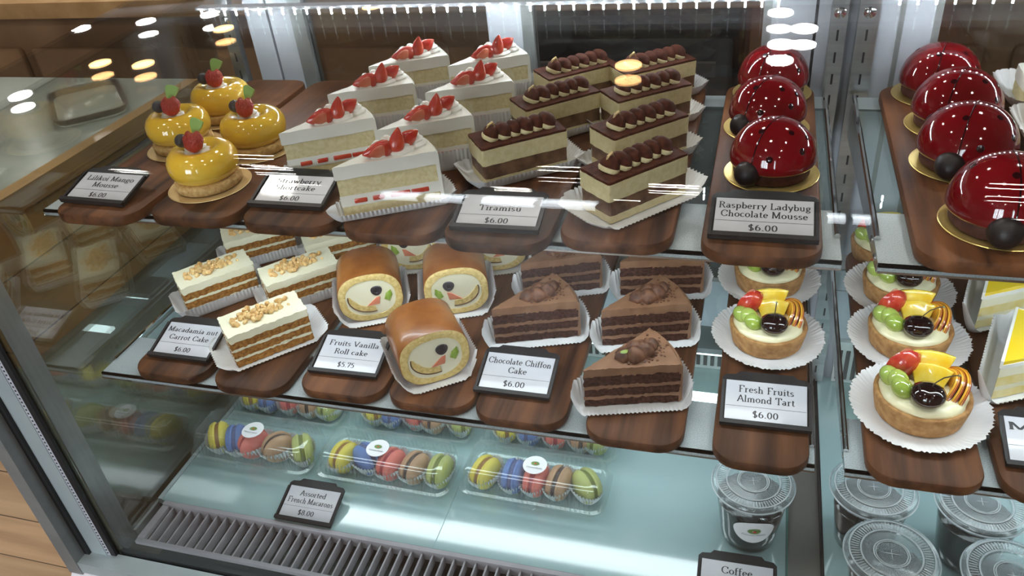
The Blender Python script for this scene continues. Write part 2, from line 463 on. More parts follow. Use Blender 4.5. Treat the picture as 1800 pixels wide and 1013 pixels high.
for n, (a, b) in enumerate(((-2.8, -2.02), (-1.97, -1.02), (.45, .80)), 1):
    w = tag(MB().box((a, -4.66, .45), (b, -4.65, 2.65)).build('window_%d' % n, M['daylight'], smooth=0), kind='structure')
    fr = MB()
    for q in (a, (a + b) / 2 - .02, b - .04):
        fr.box((q, -4.62, .45), (q + .04, -4.56, 2.65))
    fr.box((a, -4.62, .45), (b, -4.56, .49)).box((a, -4.62, 2.61), (b, -4.56, 2.65))
    fr.build('window_frame', M['frame_white'], w, smooth=0)
bm_ = MB().at((-4.0, 4.78, CEIL - .05), (0, 0, math.atan2(.45, 2.4))).box((-2.2, -.11, -.03), (1.6, .11, .05)); bm_.M = None
tag(bm_.build('ceiling_beam', M['frame_white'], smooth=0), kind='structure')
lamp0 = {}
for i, (x, y, warm) in enumerate(LAMPS):
    lab = ('warm amber' if warm else 'white') + ' round recessed ceiling lamp, ' + ('mirrored in the glass top of the case' if y > 3 else 'unseen above the customers and the staff side')
    grp = ('warm' if warm else 'white') + (' ceiling lamps beyond the case' if y > 3 else ' ceiling lamps over the customers')
    if warm not in lamp0:
        t = thing('ceiling_lamp', lab, 'lamp', (x, y, CEIL), 0, grp)
        MB().lathe([(.068, -.012), (.075, -.012), (.078, 0), (.068, 0)], 24, cap0=False, cap1=False).build('trim_ring', M['frame_white'], t)
        MB().lathe([(.067, -.010), (.067, -.004)], 24).build('diffuser', M['lamp_warm' if warm else 'lamp_cool'], t)
        lamp0[warm] = t
    else:
        dup(lamp0[warm], (x, y, CEIL), 0, lab, grp)

# ------------------------------------------------------------------ staff side behind the case
t = thing('staff_counter', 'dark wooden staff counter seen through the rear doors', 'counter', (0, 2.0, 0))
MB().box((-2.4, -.25, 0), (-.56, .25, 1.13)).box((-.03, -.25, 0), (2.2, .25, 1.13)).build('cabinet', M['dark_wood'], t, 0)
MB().box((-2.42, -.27, 1.13), (2.22, .27, 1.17)).build('worktop', M['wood_edge'], t, 0)
for x in (-2.36, -1.92, -1.48, -1.04, .0, .45, .9, 1.35):
    d = MB().prism(rrect(.40, .9, .01, 2), 0, .016, .004).build('cabinet_door', M['dark_wood'], t)
    d.location = (x + .21, -.252, .6); d.rotation_euler = (pi / 2, 0, 0)
    h = MB().tube([(-.05, .3, .016), (-.05, .3, .036), (.05, .3, .036), (.05, .3, .016)], .005).build('handle', M['steel'], d)
t = thing('undercounter_fridge', 'black undercounter fridge between the dark wooden cabinets', 'fridge', (-.295, 1.99, 0))
MB().box((-.245, -.23, .02), (.245, .22, 1.11)).build('body', M['fridge'], t, 0)
dr = MB().prism(rrect(.47, .96, .012, 3), 0, .03, .006).build('door', M['fridge'], t)
dr.location = (0, -.232, .59); dr.rotation_euler = (pi / 2, 0, 0)
MB().box((-.2, .40, .03), (.2, .43, .045)).build('handle', M['steel_dark'], dr, 0)
MB().box((-.235, -.24, 0), (.235, .2, .03)).build('foot', M['steel_dark'], t, 0)
for x, y, w, d, h, lab, m in ((-1.75, 2.0, .34, .3, .24, 'white plastic tub on the wooden staff counter', 'white_box'), (.95, 2.02, .42, .34, .3, 'dark steel machine on the wooden staff counter', 'steel_dark')):
    t = thing('storage_tub' if m == 'white_box' else 'counter_machine', lab, 'container' if m == 'white_box' else 'machine', (x, y, 1.17))
    MB().prism(rrect(w, d, .03), 0, h, .008).build('body', M[m], t)
    MB().prism(rrect(w + .02, d + .02, .035), h, h + .02, .006).build('lid', M['frame_white' if m == 'white_box' else 'steel'], t)

# wooden counter standing against the end of the case
t = thing('wood_counter', 'wood clad counter standing against the end pane of the case', 'counter')
MB().box((-3.2, .57, zc(-.394)), (-.872, 1.05, zc(-.390))).build('counter_top', M['counter_top'], t, 0)
MB().box((-.872, .57, zc(-.416)), (-.850, 1.05, zc(-.390))).build('edge_strip', M['wood_edge'], t, 0)
MB().box((-.890, .575, zc(-.592)), (-.856, 1.05, zc(-.416))).build('side_panel', M['plank_side'], t, 0)
MB().box((-.890, .575, 0), (-.862, 1.05, zc(-.592))).build('lower_panel', M['olive'], t, 0)
MB().box((-3.2, .55, 0), (-.872, .57, zc(-.394))).build('front_panel', M['plank'], t, 0)
t2 = thing('rimmed_shape', 'dark rimmed rounded shape lying on the grey counter top outside the case', 'tray', (-.962, .932, zc(-.390)), rad(-45))  # flat rounded base with a dark raised rim
MB().prism(rrect(.155, .095, .02), 0, .004, .001).build('base', M['counter_top'], t2)
MB().rings([[(x, y, .003) for x, y in rrect(.155, .095, .02)], [(x, y, .012) for x, y in rrect(.165, .105, .024)], [(x, y, .012) for x, y in rrect(.158, .098, .022)], [(x, y, .004) for x, y in rrect(.150, .090, .018)]], cap0=False, cap1=False).build('rim', M['steel_dark'], t2)

# ------------------------------------------------------------------ the display case
XA, XB, XC, XD = -.795, .079, .108, .985       # inner ends of the two sections
case = thing('display_case', 'glass fronted refrigerated pastry case with pale metal frame', 'display case')

def pane(name, dy, beta, z1, x0, x1, th, r=.03):
    """one bent sheet: upright front, tight bend, nearly level top"""
    def prof(d):
        p = [(.525 + dy + d, zc(-.872))]
        cy, cz = .555, zc(z1) - .03
        R_ = r - dy - d
        for k in range(0, 15):
            a = pi - (pi / 2 - rad(beta)) * k / 14
            p.append((cy + R_ * cos(a), cz + R_ * sin(a)))
        L_ = (1.075 - cy) / cos(rad(beta))
        p.append((cy + R_ * cos(pi / 2 + rad(beta)) + L_ * cos(rad(beta)), cz + R_ * sin(pi / 2 + rad(beta)) + L_ * sin(rad(beta))))
        return p
    o, i = prof(0), prof(th)
    out = o + i[::-1]
    return MB().rings([[(x0, y, z) for y, z in out], [(x1, y, z) for y, z in out]]).build(name, M['glass'], case, 30)

pane('front_glass', 0, 3.0, -.270, -.862, 1.0, .004)
pane('front_glass', .013, 2.55, -.270, -.808, .99, .004, r=.032)

f = MB().box((-.868, .497, zc(-.896)), (-.846, .53, zc(-.30)))
f.build('corner_post', M['frame_grey'], case, 0)
MB().box((-.846, .514, zc(-.896)), (-.838, .532, zc(-.30))).build('gasket', M['black'], case, 0)
MB().box((-.838, .5185, zc(-.896)), (-.812, .5235, zc(-.30))).build('corner_frame', M['frame'], case, 0)
sp = MB().box((-.812, .5195, zc(-.872)), (-.8055, .5236, zc(-.30)))
for k in range(95):
    z = zc(-.868 + k * .006)
    sp.box((-.8098, .5190, z), (-.8078, .5197, z + .002), 1)
sp.build('spacer_bar', [M['frame_white'], M['slot']], case, 0)
MB().box((-.8055, .5195, zc(-.872)), (-.797, .5240, zc(-.30))).build('gasket', M['black'], case, 0)
MB().box((-.862, .4985, zc(-.893)), (1.0, .5235, zc(-.8725))).build('bottom_frame', M['frame'], case, 0)
MB().box((-.80, .530, zc(-.884)), (1.0, .536, zc(-.874))).build('gasket', M['black'], case, 0)
MB().prism([(.495, 0), (.53, 0), (.53, zc(-.895)), (.50, zc(-.895)), (.493, zc(-.902)), (.495, zc(-.912))], -.866, 1.0).build('base_panel', M['base_white'], case, 0)
case_base = [c for c in kids(case) if c.name.startswith('base_panel')][0]
case_base.data.transform(Matrix(((0, 0, 1, 0), (1, 0, 0, 0), (0, 1, 0, 0), (0, 0, 0, 1))))
eg = [(.532, zc(-.884)), (1.05, zc(-.884)), (1.05, zc(-.262)), (.56, zc(-.288)), (.532, zc(-.31))]
MB().rings([[(x, y, z) for y, z in eg] for x in (-.806, -.801)]).build('end_glass', M['end_glass'], case, 0)
MB().box((-.8005, .534, zc(-.884)), (-.7995, .562, zc(-.31))).build('end_border', M['frame_grey'], case, 0)
MB().box((-.8005, .562, zc(-.884)), (-.796, 1.05, zc(-.868))).build('end_sill', M['frame_grey'], case, 0)
MB().box((-.796, .616, zc(-.880)), (-.7895, 1.05, zc(-.862))).build('deck_rail', M['frame'], case, 0)
for a, b in ((-.789, -.3655), (-.3645, XB - .004), (XC + .012, XD - .004)):
    dk = MB().box((a, .6155, zc(-.871)), (b, 1.05, zc(-.863)))
    dk.build('deck_glass', M['deck'], case, 0)
MB().box((-.3656, .616, zc(-.870)), (-.3644, 1.05, zc(-.8634))).build('deck_seam', M['seam'], case, 0)
MB().box((XB - .004, .6155, zc(-.871)), (XB - .001, 1.05, zc(-.8626))).build('glass_edge', M['deck_edge'], case, 0)
MB().box((XC + .009, .6155, zc(-.871)), (XC + .012, 1.05, zc(-.8626))).build('glass_edge', M['black'], case, 0)
MB().box((XB - .001, .536, zc(-.95)), (XC + .009, 1.05, zc(-.874))).build('divider_plate', M['divider'], case, 0)
MB().box((-.80, .536, zc(-.95)), (1.0, 1.05, zc(-.945))).build('drip_tray', M['black'], case, 0)
MB().box((-.80, .6147, zc(-.945)), (1.0, .6153, zc(-.872))).build('tray_wall', M['slot'], case, 0)
# back of the case
rp = MB().box((-.80, 1.05, zc(-.95)), (1.0, 1.062, zc(-.70)))
rp.build('rear_panel', M['frame_white'], case, 0)
for a, b in ((-.30, .06), (.14, .5)):
    g = MB().box((a, 1.040, zc(-.862)), (b, 1.049, zc(-.785)))
    for k in range(int((b - a) / .011)):
        g.box((a + .004 + k * .011, 1.0385, zc(-.855)), (a + .010 + k * .011, 1.0401, zc(-.80)), 1)
    g.build('rear_vent', [M['white_box'], M['slot']], case, 0)
for a, b, mm in ((-.735, -.700, 'frame_white'), (-.696, -.662, 'frame_white'), (-.662, -.640, 'frame_grey'), (-.362, -.314, 'frame_white'), (-.314, -.298, 'frame_grey'), (-.004, .006, 'frame_grey'), (.006, .056, 'frame_white'),
                 (.056, .0595, 'black'), (.0595, .150, 'frame_white'), (.150, .156, 'frame_grey'), (.156, .188, 'frame_white'), (.188, .196, 'frame_grey'), (.52, .58, 'frame_white')):
    MB().box((a, 1.052, zc(-.86)), (b, 1.072, zc(-.22))).build('door_frame', M[mm], case, 0)
for a, b in ((-.640, -.362), (-.298, -.004), (.196, .52), (.58, .98)):
    MB().box((a, 1.060, zc(-.70)), (b, 1.064, zc(-.23))).build('rear_door_glass', M['door_glass'], case, 0)
MB().box((-.80, 1.052, zc(-.235)), (1.0, 1.085, zc(-.20))).build('top_rail', M['frame_white'], case, 0)
for a, b in ((-.768, -.748), (.0735, .092), (.1035, .1265)):
    sd = MB().box((a, 1.034, zc(-.86)), (b, 1.046, zc(-.25)))
    c = (a + b) / 2
    for k in range(21):
        z = zc(-.323 - .0270 * k)
        sd.box((c - .0012, 1.0335, z - .0065), (c + .0012, 1.0342, z + .0065), 1)
    sd.build('shelf_standard', [M['steel'], M['slot']], case, 0)
    sc = MB().lathe([(.0068, 0), (.0068, .002), (.004, .004), (0.0006, .004)], 18).build('screw', M['chrome'], case)
    sc.location = (c, 1.034, zc(-.296)); sc.rotation_euler = (pi / 2, 0, 0)
# strip of small lamps under the top, at the back
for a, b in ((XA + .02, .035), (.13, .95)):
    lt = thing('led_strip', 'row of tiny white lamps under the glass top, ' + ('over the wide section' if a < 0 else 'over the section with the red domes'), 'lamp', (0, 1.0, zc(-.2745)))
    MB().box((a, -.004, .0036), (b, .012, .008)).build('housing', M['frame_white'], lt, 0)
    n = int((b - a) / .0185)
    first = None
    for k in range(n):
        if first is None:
            first = MB().box((-.0009, -.0050, -.003), (.0009, -.0040, .0045)).build('diode', M['led'], lt, 0)  # drawn tall to imitate the upright streak of its light
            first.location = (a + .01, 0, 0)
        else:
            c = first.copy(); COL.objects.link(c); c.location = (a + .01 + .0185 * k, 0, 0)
# slatted air grilles in front of the deck
for gx0, gx1, gl in ((-.782, XB - .002, 'along the bottom front of the wide section'), (XC + .010, XD - .004, 'before the cups past the divider plate')):
    gr = thing('air_grille', 'grey slatted air grille ' + gl, 'grille', (0, 0, zc(-.865)), 0, 'air grilles')
    MB().box((gx0, .5435, -.006), (gx1, .5495, .0)).box((gx0, .608, -.014), (gx1, .6145, .003)).box((gx0, .5495, -.006), (gx0 + .011, .608, .001)).build('frame', M['grille'], gr, 0)
    n, first = 57, None
    for k in range(n):
        x = gx0 + .017 + k * (gx1 - gx0 - .024) / (n - 1)
        if first is None:
            q = ((.5495, -.015), (.608, -.017), (.608, -.001), (.5495, -.0025))
            first = MB().rings([[(-.0011, y, z) for y, z in q], [(.0011, y, z) for y, z in q]]).build('slat', M['grille'], gr, 0)
            first.location = (x, 0, 0)
        else:
            c = first.copy(); COL.objects.link(c); c.location = (x, 0, 0)

# ------------------------------------------------------------------ shelves
def shelf(x0, x1, S, y0, yp, label, lab_grp, tube_y):
    t = thing('glass_shelf', label, 'shelf', (0, 0, S), 0, lab_grp)
    MB().box((x0, y0, -.003), (x1, yp, 0)).box((x0, y0, -.008), (x1, y0 + .003, 0)).box((x0, yp - .003, -.012), (x1, yp, -.003)).build('front_plate', M['plate'], t, 0)
    MB().box((x0, y0 - .0012, -.008), (x1, y0, -.0058)).build('edge_trim', M['chrome'], t, 0)
    MB().box((x0 + .004, yp, -.0055), (x1 - .004, .985, -.0004)).build('glass_sheet', M['shelf_glass'], t, 0)
    MB().box((x0, .985, -.003), (x1, 1.022, 0)).build('rear_plate', M['plate'], t, 0)
    for x in (x0 + .002, x1 - .002):
        MB().tube([(x, yp - .05, .0015), (x, 1.02, .0015)], .0028, 8).build('side_rail', M['chrome'], t)
        br = [(1.032, -.006), (y0 + .02, -.006), (y0 + .02, -.020), (1.032, -.055)]
        d = .003 if x < (x0 + x1) / 2 else -.003
        b = MB().rings([[(x + q * d, y, z) for y, z in br] for q in (0, 1)]).build('bracket', M['steel'], t, 0)
        for yy in (y0 + .034, y0 + .066):
            s = MB().lathe([(.0035, 0), (.0035, .0012), (.002, .002), (.0004, .002)], 12).build('screw', M['chrome'], b)
            s.location = (x, yy, -.013); s.rotation_euler = (0, -pi / 2 if x < (x0 + x1) / 2 else pi / 2, 0)
    for ty, hw in tube_y:
        if ty > .8 or S > SL + .1: MB().box((x0 + .03, ty - hw - .003, -.014), (x1 - .03, ty + hw + .003, -.0065)).build('lamp_housing', M['frame_white'], t, 0)
        MB().box((x0 + .04, ty - hw, -.0185), (x1 - .04, ty + hw, -.014)).build('led_tube', M['led_bar'], t, 0)
    return t

shelf(XA + .01, XB, SU, .638, .730, 'upper glass shelf of the wide section, holding shortcake and tiramisu', 'glass shelves', [(.705, .006)])
shelf(XC, XD - .01, SU, .638, .730, 'upper glass shelf holding the second row of red domes', 'glass shelves', [(.705, .006)])
shelf(XA + .01, XB + .002, SL, .614, .690, 'lower glass shelf of the wide section, holding carrot and roll cakes', 'glass shelves', [(.816, .020), (.707, .015)])
shelf(XC + .001, XD - .01, SL, .614, .690, 'lower glass shelf holding the second row of fruit tarts', 'glass shelves', [(.816, .020), (.707, .015)])

# ------------------------------------------------------------------ lettering (broad nib pen, thick uprights and hairline bars)
def A(cx, cy, rx, ry, a0, a1, n=12):
    return [(cx + rx * cos(rad(a0 + (a1 - a0) * i / n)), cy + ry * sin(rad(a0 + (a1 - a0) * i / n))) for i in range(n + 1)]
def S_(x, y, h=.13): return [(x - h, y), (x + h, y)]
LB = lambda x: A(x, .3, .2, .3, 0, 360, 16)
GL = {
 'a': (.56, [A(.23, .17, .15, .17, 0, 360), [(.40, .42), (.40, .04), (.5, .01)], A(.25, .43, .15, .17, 0, 150)]),
 'b': (.60, [[(.14, 1), (.14, 0)], LB(.33), S_(.09, 1, .07)]),
 'c': (.52, [A(.29, .3, .21, .3, 50, 310)]),
 'd': (.62, [LB(.27), [(.46, 1), (.46, 0)], S_(.41, 1, .07), S_(.5, 0, .07)]),
 'e': (.54, [A(.28, .3, .2, .3, 5, 315), [(.09, .32), (.47, .32)]]),
 'f': (.38, [[(.16, .85), (.16, 0)], A(.3, .82, .14, .18, 180, 45), [(.02, .6), (.34, .6)], S_(.16, 0)]),
 'g': (.56, [A(.25, .39, .17, .21, 0, 360), A(.25, -.14, .20, .15, 0, 360), [(.36, .55), (.5, .6)], [(.12, .2), (.12, .06), (.3, .02)]]),
 'h': (.66, [[(.15, 1), (.15, 0)], A(.32, .37, .17, .23, 180, 0), [(.49, .37), (.49, 0)], S_(.15, 0), S_(.49, 0), S_(.1, 1, .07)]),
 'i': (.30, [[(.15, .6), (.15, 0)], S_(.15, 0), S_(.1, .6, .07), [(.15, .92), (.15, .80)]]),
 'k': (.60, [[(.15, 1), (.15, 0)], [(.15, .24), (.46, .6)], [(.26, .36), (.5, 0)], S_(.15, 0), S_(.5, 0, .1), S_(.46, .6, .1), S_(.1, 1, .07)]),
 'l': (.30, [[(.15, 1), (.15, 0)], S_(.15, 0), S_(.1, 1, .07)]),
 'm': (.98, [[(.15, .6), (.15, 0)], A(.31, .37, .16, .23, 180, 0), [(.47, .37), (.47, 0)], A(.64, .37, .17, .23, 180, 0), [(.81, .37), (.81, 0)], S_(.15, 0), S_(.47, 0, .1), S_(.81, 0)]),
 'n': (.66, [[(.15, .6), (.15, 0)], A(.32, .37, .17, .23, 180, 0), [(.49, .37), (.49, 0)], S_(.15, 0), S_(.49, 0)]),
 'o': (.58, [A(.29, .3, .22, .3, 0, 360, 18)]),
 'p': (.62, [[(.15, .6), (.15, -.35)], LB(.34), S_(.15, -.35), S_(.1, .6, .07)]),
 'r': (.46, [[(.15, .6), (.15, 0)], A(.31, .38, .16, .21, 180, 50), S_(.15, 0), S_(.1, .6, .07)]),
 's': (.46, [A(.23, .45, .14, .15, 30, 270), A(.23, .15, .15, .15, 90, -150)]),
 't': (.40, [[(.17, .82), (.17, .14)], A(.28, .13, .11, .13, 180, 320), [(.04, .6), (.34, .6)]]),
 'u': (.66, [[(.15, .6), (.15, .22)], A(.32, .22, .17, .22, 180, 360), [(.49, .6), (.49, 0)], S_(.1, .6, .07), S_(.44, .6, .07)]),
 'w': (.80, [[(.06, .6), (.24, 0)], [(.24, 0), (.4, .55)], [(.4, .55), (.56, 0)], [(.56, 0), (.74, .6)], S_(.06, .6, .09), S_(.74, .6, .09)]),
 'y': (.56, [[(.06, .6), (.28, .02)], [(.5, .6), (.22, -.28)], S_(.06, .6, .1), S_(.5, .6, .09), [(.22, -.28), (.1, -.32)]]),
 'A': (.80, [[(.06, 0), (.4, 1)], [(.4, 1), (.72, 0)], [(.2, .34), (.6, .34)], S_(.06, 0, .1), S_(.72, 0, .12)]),
 'C': (.80, [A(.43, .5, .35, .5, 40, 320, 18), [(.7, .95), (.7, .7)], [(.7, .05), (.7, .25)]]),
 'F': (.68, [[(.17, 1), (.17, 0)], [(.04, 1), (.62, 1)], [(.17, .5), (.46, .5)], [(.62, 1), (.62, .78)], S_(.17, 0)]),
 'L': (.68, [[(.17, 1), (.17, 0)], [(.04, 0), (.62, 0)], [(.62, 0), (.62, .24)], S_(.17, 1)]),
 'M': (1.0, [[(.13, 0), (.13, 1)], [(.17, 1), (.48, .04)], [(.48, .04), (.82, 1)], [(.82, 1), (.82, 0)], S_(.13, 0, .1), S_(.82, 0), S_(.13, 1, .1), S_(.86, 1, .1)]),
 'R': (.80, [[(.17, 1), (.17, 0)], A(.36, .76, .24, .24, -90, 90), [(.04, 1), (.38, 1)], [(.17, .52), (.38, .52)], [(.42, .5), (.68, 0)], S_(.17, 0), S_(.7, 0, .09)]),
 'S': (.62, [A(.3, .74, .2, .26, 30, 270), A(.3, .25, .22, .25, 90, -150)]),
 'T': (.74, [[(.37, 1), (.37, 0)], [(.04, 1), (.70, 1)], [(.04, 1), (.04, .76)], [(.70, 1), (.70, .76)], S_(.37, 0)]),
 'V': (.80, [[(.06, 1), (.4, 0)], [(.4, 0), (.72, 1)], S_(.08, 1, .12), S_(.72, 1, .1)]),
 'P': (.72, [[(.17, 1), (.17, 0)], A(.34, .73, .26, .27, -90, 90), [(.04, 1), (.36, 1)], [(.17, .46), (.36, .46)], S_(.17, 0)]),
 'N': (.84, [[(.13, 0), (.13, 1)], [(.13, 1), (.68, 0)], [(.68, 0), (.68, 1)], S_(.13, 0, .1), S_(.68, 1, .1)]),
 '0': (.60, [A(.29, .5, .21, .5, 0, 360, 18)]),
 '5': (.56, [[(.14, 1), (.46, 1)], [(.14, 1), (.12, .52)], A(.25, .32, .21, .32, 120, -140)]),
 '6': (.60, [A(.3, .3, .2, .3, 0, 360, 16), A(.44, .36, .35, .62, 105, 180)]),
 '7': (.56, [[(.08, 1), (.5, 1)], [(.5, 1), (.24, 0)], [(.08, 1), (.08, .8)]]),
 '8': (.58, [A(.29, .76, .17, .24, 0, 360), A(.29, .26, .21, .26, 0, 360)]),
 '$': (.60, [A(.29, .72, .19, .26, 30, 270), A(.29, .24, .2, .24, 90, -150), [(.29, 1.1), (.29, -.12)]]),
 '.': (.26, [[(.13, .12), (.13, 0)]]),
 ' ': (.34, []),
}
def write(mb, txt, cx, y, size, width=None, z=0, w=.15, thin=.045, slant=0, gap=.04, xs=1.25):
    tot = sum(GL[c][0] + gap for c in txt) - gap
    sx = size * xs if width is None else width / tot
    x0 = cx - tot * sx / 2
    for c in txt:
        gw, strokes = GL[c]
        for st in strokes:
            P = [(x0 + p[0] * sx + slant * p[1] * size, y + p[1] * size) for p in st]
            for (a, b), (c_, d) in zip(P, P[1:]):
                h, v = w * sx / 2, thin * size
                mb.add([(a - h, b, z), (a + h, b, z), (c_ + h, d, z), (c_ - h, d, z)], [(0, 1, 2, 3)])
                mb.add([(a, b - v, z), (a, b + v, z), (c_, d + v, z), (c_, d - v, z)], [(0, 1, 2, 3)])
        x0 += (gw + gap) * sx
    return mb

# ------------------------------------------------------------------ serving boards
def board(x0, x1, y0, y1, z, th, label, grp, tilt=0):
    o = MB().prism(rrect(x1 - x0, y1 - y0, .027, 7), -th, 0, .003).build('serving_board', M['board'])
    o.location = ((x0 + x1) / 2, (y0 + y1) / 2, z)
    o.rotation_euler = (0, 0, tilt)
    return tag(o, label, 'serving board', grp)

UB, LBD = 'wooden boards on the upper shelf', 'wooden boards on the lower shelf'
TU, TL = .0130, .0130
for x0, x1, lab, tl in ((-.748, -.638, 'reddish wooden board carrying the mango mousse price card, beside the end pane', .610), (-.629, -.520, 'dark wooden board under the frontmost mango mousse', .619),
                    (-.512, -.402, 'dark wooden board carrying the strawberry shortcake price card', .616), (-.394, -.287, 'dark wooden board under the frontmost strawberry shortcake', .613),
                    (-.284, -.178, 'dark wooden board carrying the tiramisu price card', .609), (-.172, -.066, 'dark wooden board under the frontmost tiramisu', .624),
                    (-.041, .0625, 'wooden board carrying the three red domes and their price card', .618),
                    (.136, .242, 'wooden board carrying the row of four red domes', .629), (.258, .362, 'wooden board under the white cakes past the four red domes', .629)):
    board(x0, x1, tl, 1.030, ZU, TU, lab, UB)
for x0, x1, y0, lab in ((-.735, -.630, .610, 'reddish wooden board carrying the carrot cake price card'), (-.617, -.515, .605, 'dark wooden board under the frontmost carrot cake'),
                    (-.503, -.393, .616, 'reddish wooden board carrying the roll cake price card'), (-.388, -.283, .616, 'reddish wooden board under the frontmost roll cake'),
                    (-.2795, -.174, .609, 'dark chipped wooden board carrying the chocolate chiffon price card'), (-.152, -.048, .601, 'dark wooden board under the frontmost chocolate chiffon slice'),
                    (-.019, .0750, .593, 'dark wooden board carrying the fruit tart price card'),
                    (.127, .231, .598, 'reddish wooden board carrying the row of four fruit tarts'), (.243, .345, .598, 'wooden board carrying the mango cakes')):
    board(x0, x1, y0, 1.018, ZL, TL, lab, LBD)

# ------------------------------------------------------------------ price cards
def price_card(x, y, z, lines, price, label, rz=0, tilt=15, w=.090, h=.062, widths=None, size=.0072, arch=True):
    t = thing('price_card', label, 'price card', (x, y, z), rz, 'price cards in black holders')
    tl = rad(tilt)
    out = [(-w / 2, 0), (w / 2, 0), (w / 2, h - .007), (w / 2 - .004, h - .003), (w / 2 - .014, h - .002), (w / 2 - .018, h + .002)]
    out += [(-q[0], q[1]) for q in out[2:][::-1]]
    b = MB().prism(out, 0, .0025, .0008).build('holder', M['holder'], t)
    MB().box((-w / 2, 0, .0025), (w / 2, .0035, .0062)).box((-w / 2, .0035, .0055), (w / 2, .0050, .0062)).box((-w / 2, .0, .0025), (-w / 2 + .003, h - .012, .0045)).box((w / 2 - .003, 0, .0025), (w / 2, h - .012, .0045)).build('rim', M['holder'], b, 0)
    cw, ch = w - .009, h - .0145
    c = MB().box((-cw / 2, .0036, .0027), (cw / 2, .0036 + ch, .0031)).build('card', M['card'], b, 0)
    mb = MB()
    ytop = .0036 + ch
    n = len(lines)
    kk = ch / .0475
    ys = [ytop - .0130 * kk, ytop - .0240 * kk] if n == 2 else [ytop - (.0225 if price else .0135) * kk]
    yd = ytop - .0295 * kk
    for i, s in enumerate(lines):
        tw = sum(GL[q][0] + .04 for q in s) * size * 1.25
        mx = cw * .97
        write(mb, s, 0, ys[i], size, width=(widths[i] if widths else min(tw, mx)), z=.0033)
    mb.box((-cw / 2 + .0005, yd, .00315), (cw / 2 - .0005, yd + .0003, .00325))
    if price: write(mb, price, 0, yd - .0112 * kk, size * .92, z=.0033)
    mb.build('writing', M['ink'], b, 0)
    # the wire foot that props the holder up
    MB().box((-.020, h * .62, -.0015), (.020, h * .64, 0)).box((-.020, h * .64 - .001, -h * .62 * math.tan(tl) - .0005), (.020, h * .64, 0)).build('prop', M['holder'], b, 0)
    b.rotation_euler = (tl, 0, 0)
    b.location = (0, 0, .0008)
    return t

UZ, LZ, DZ = ZU, ZL, ZD
price_card(-.703, .632, UZ, ['Lilikoi Mango', 'Mousse'], '$6.00', 'price card reading Lilikoi Mango Mousse, on the board by the end pane', rad(-2), 15, .088, .060)
price_card(-.468, .648, UZ, ['Strawberry', 'Shortcake'], '$6.00', 'price card reading Strawberry Shortcake, on the upper shelf', 0, 15, .088, .060)
price_card(-.232, .627, UZ, ['Tiramisu'], '$6.00', 'price card reading Tiramisu, between the two tiramisu columns', rad(1), 15, .088, .059)
price_card(.0115, .640, UZ, ['Raspberry Ladybug', 'Chocolate Mousse'], '$6.00', 'price card reading Raspberry Ladybug Chocolate Mousse, below the red domes', rad(0), 15, .094, .062, widths=(.080, .075), size=.0078)
price_card(-.680, .639, LZ, ['Macadamia nut', 'Carrot Cake'], '$6.00', 'price card reading Macadamia nut Carrot Cake', 0, 16, .089, .066)
price_card(-.452, .646, LZ, ['Fruits Vanilla', 'Roll cake'], '$5.75', 'price card reading Fruits Vanilla Roll cake', rad(1), 16, .090, .067)
price_card(-.2415, .646, LZ, ['Chocolate Chiffon', 'Cake'], '$6.00', 'price card reading Chocolate Chiffon Cake', rad(0), 16, .089, .066, widths=(.075, .022), size=.0078)
price_card(.0315, .643, LZ, ['Fresh Fruits', 'Almond Tart'], '$6.00', 'price card reading Fresh Fruits Almond Tart', rad(1), 16, .091, .066, widths=(.056, .058), size=.0080)
price_card(.293, .632, LZ, ['Mango'], '', 'price card on the board of the mango cakes, cut by the picture edge', 0, 16, .088, .066, widths=(.074,), size=.0080)
price_card(-.558, .617, DZ, ['Assorted', 'French Macarons'], '$8.00', 'price card reading Assorted French Macarons, on the bottom deck', 0, 16, .087, .062, widths=(.040, .070), size=.0076)
price_card(.019, .605, DZ, ['Coffee'], '', 'price card reading Coffee, before the lone coffee cup', rad(1), 16, .092, .066, widths=(.036,), size=.0085)

# ------------------------------------------------------------------ paper liners and small plates
def minkowski(out, off, n):
    """convex outline grown by off, resampled to n points with outward normals"""
    P = []
    for i in range(720):
        a = TAU * i / 720
        d = (cos(a), sin(a))
        q = max(out, key=lambda p: p[0] * d[0] + p[1] * d[1])
        P.append((q[0] + off * d[0], q[1] + off * d[1], d[0], d[1]))
    L_ = [0]
    for i in range(720):
        p, q = P[i], P[(i + 1) % 720]
        L_.append(L_[-1] + math.hypot(q[0] - p[0], q[1] - p[1]))
    r, k = [], 0
    for i in range(n):
        s = L_[-1] * i / n
        while L_[k + 1] < s: k += 1
        p, q = P[k], P[(k + 1) % 720]
        u = (s - L_[k]) / max(1e-9, L_[k + 1] - L_[k])
        v = [p[m] + (q[m] - p[m]) * u for m in range(4)]
        l = math.hypot(v[2], v[3])
        r.append((v[0], v[1], v[2] / l, v[3] / l))
    return r

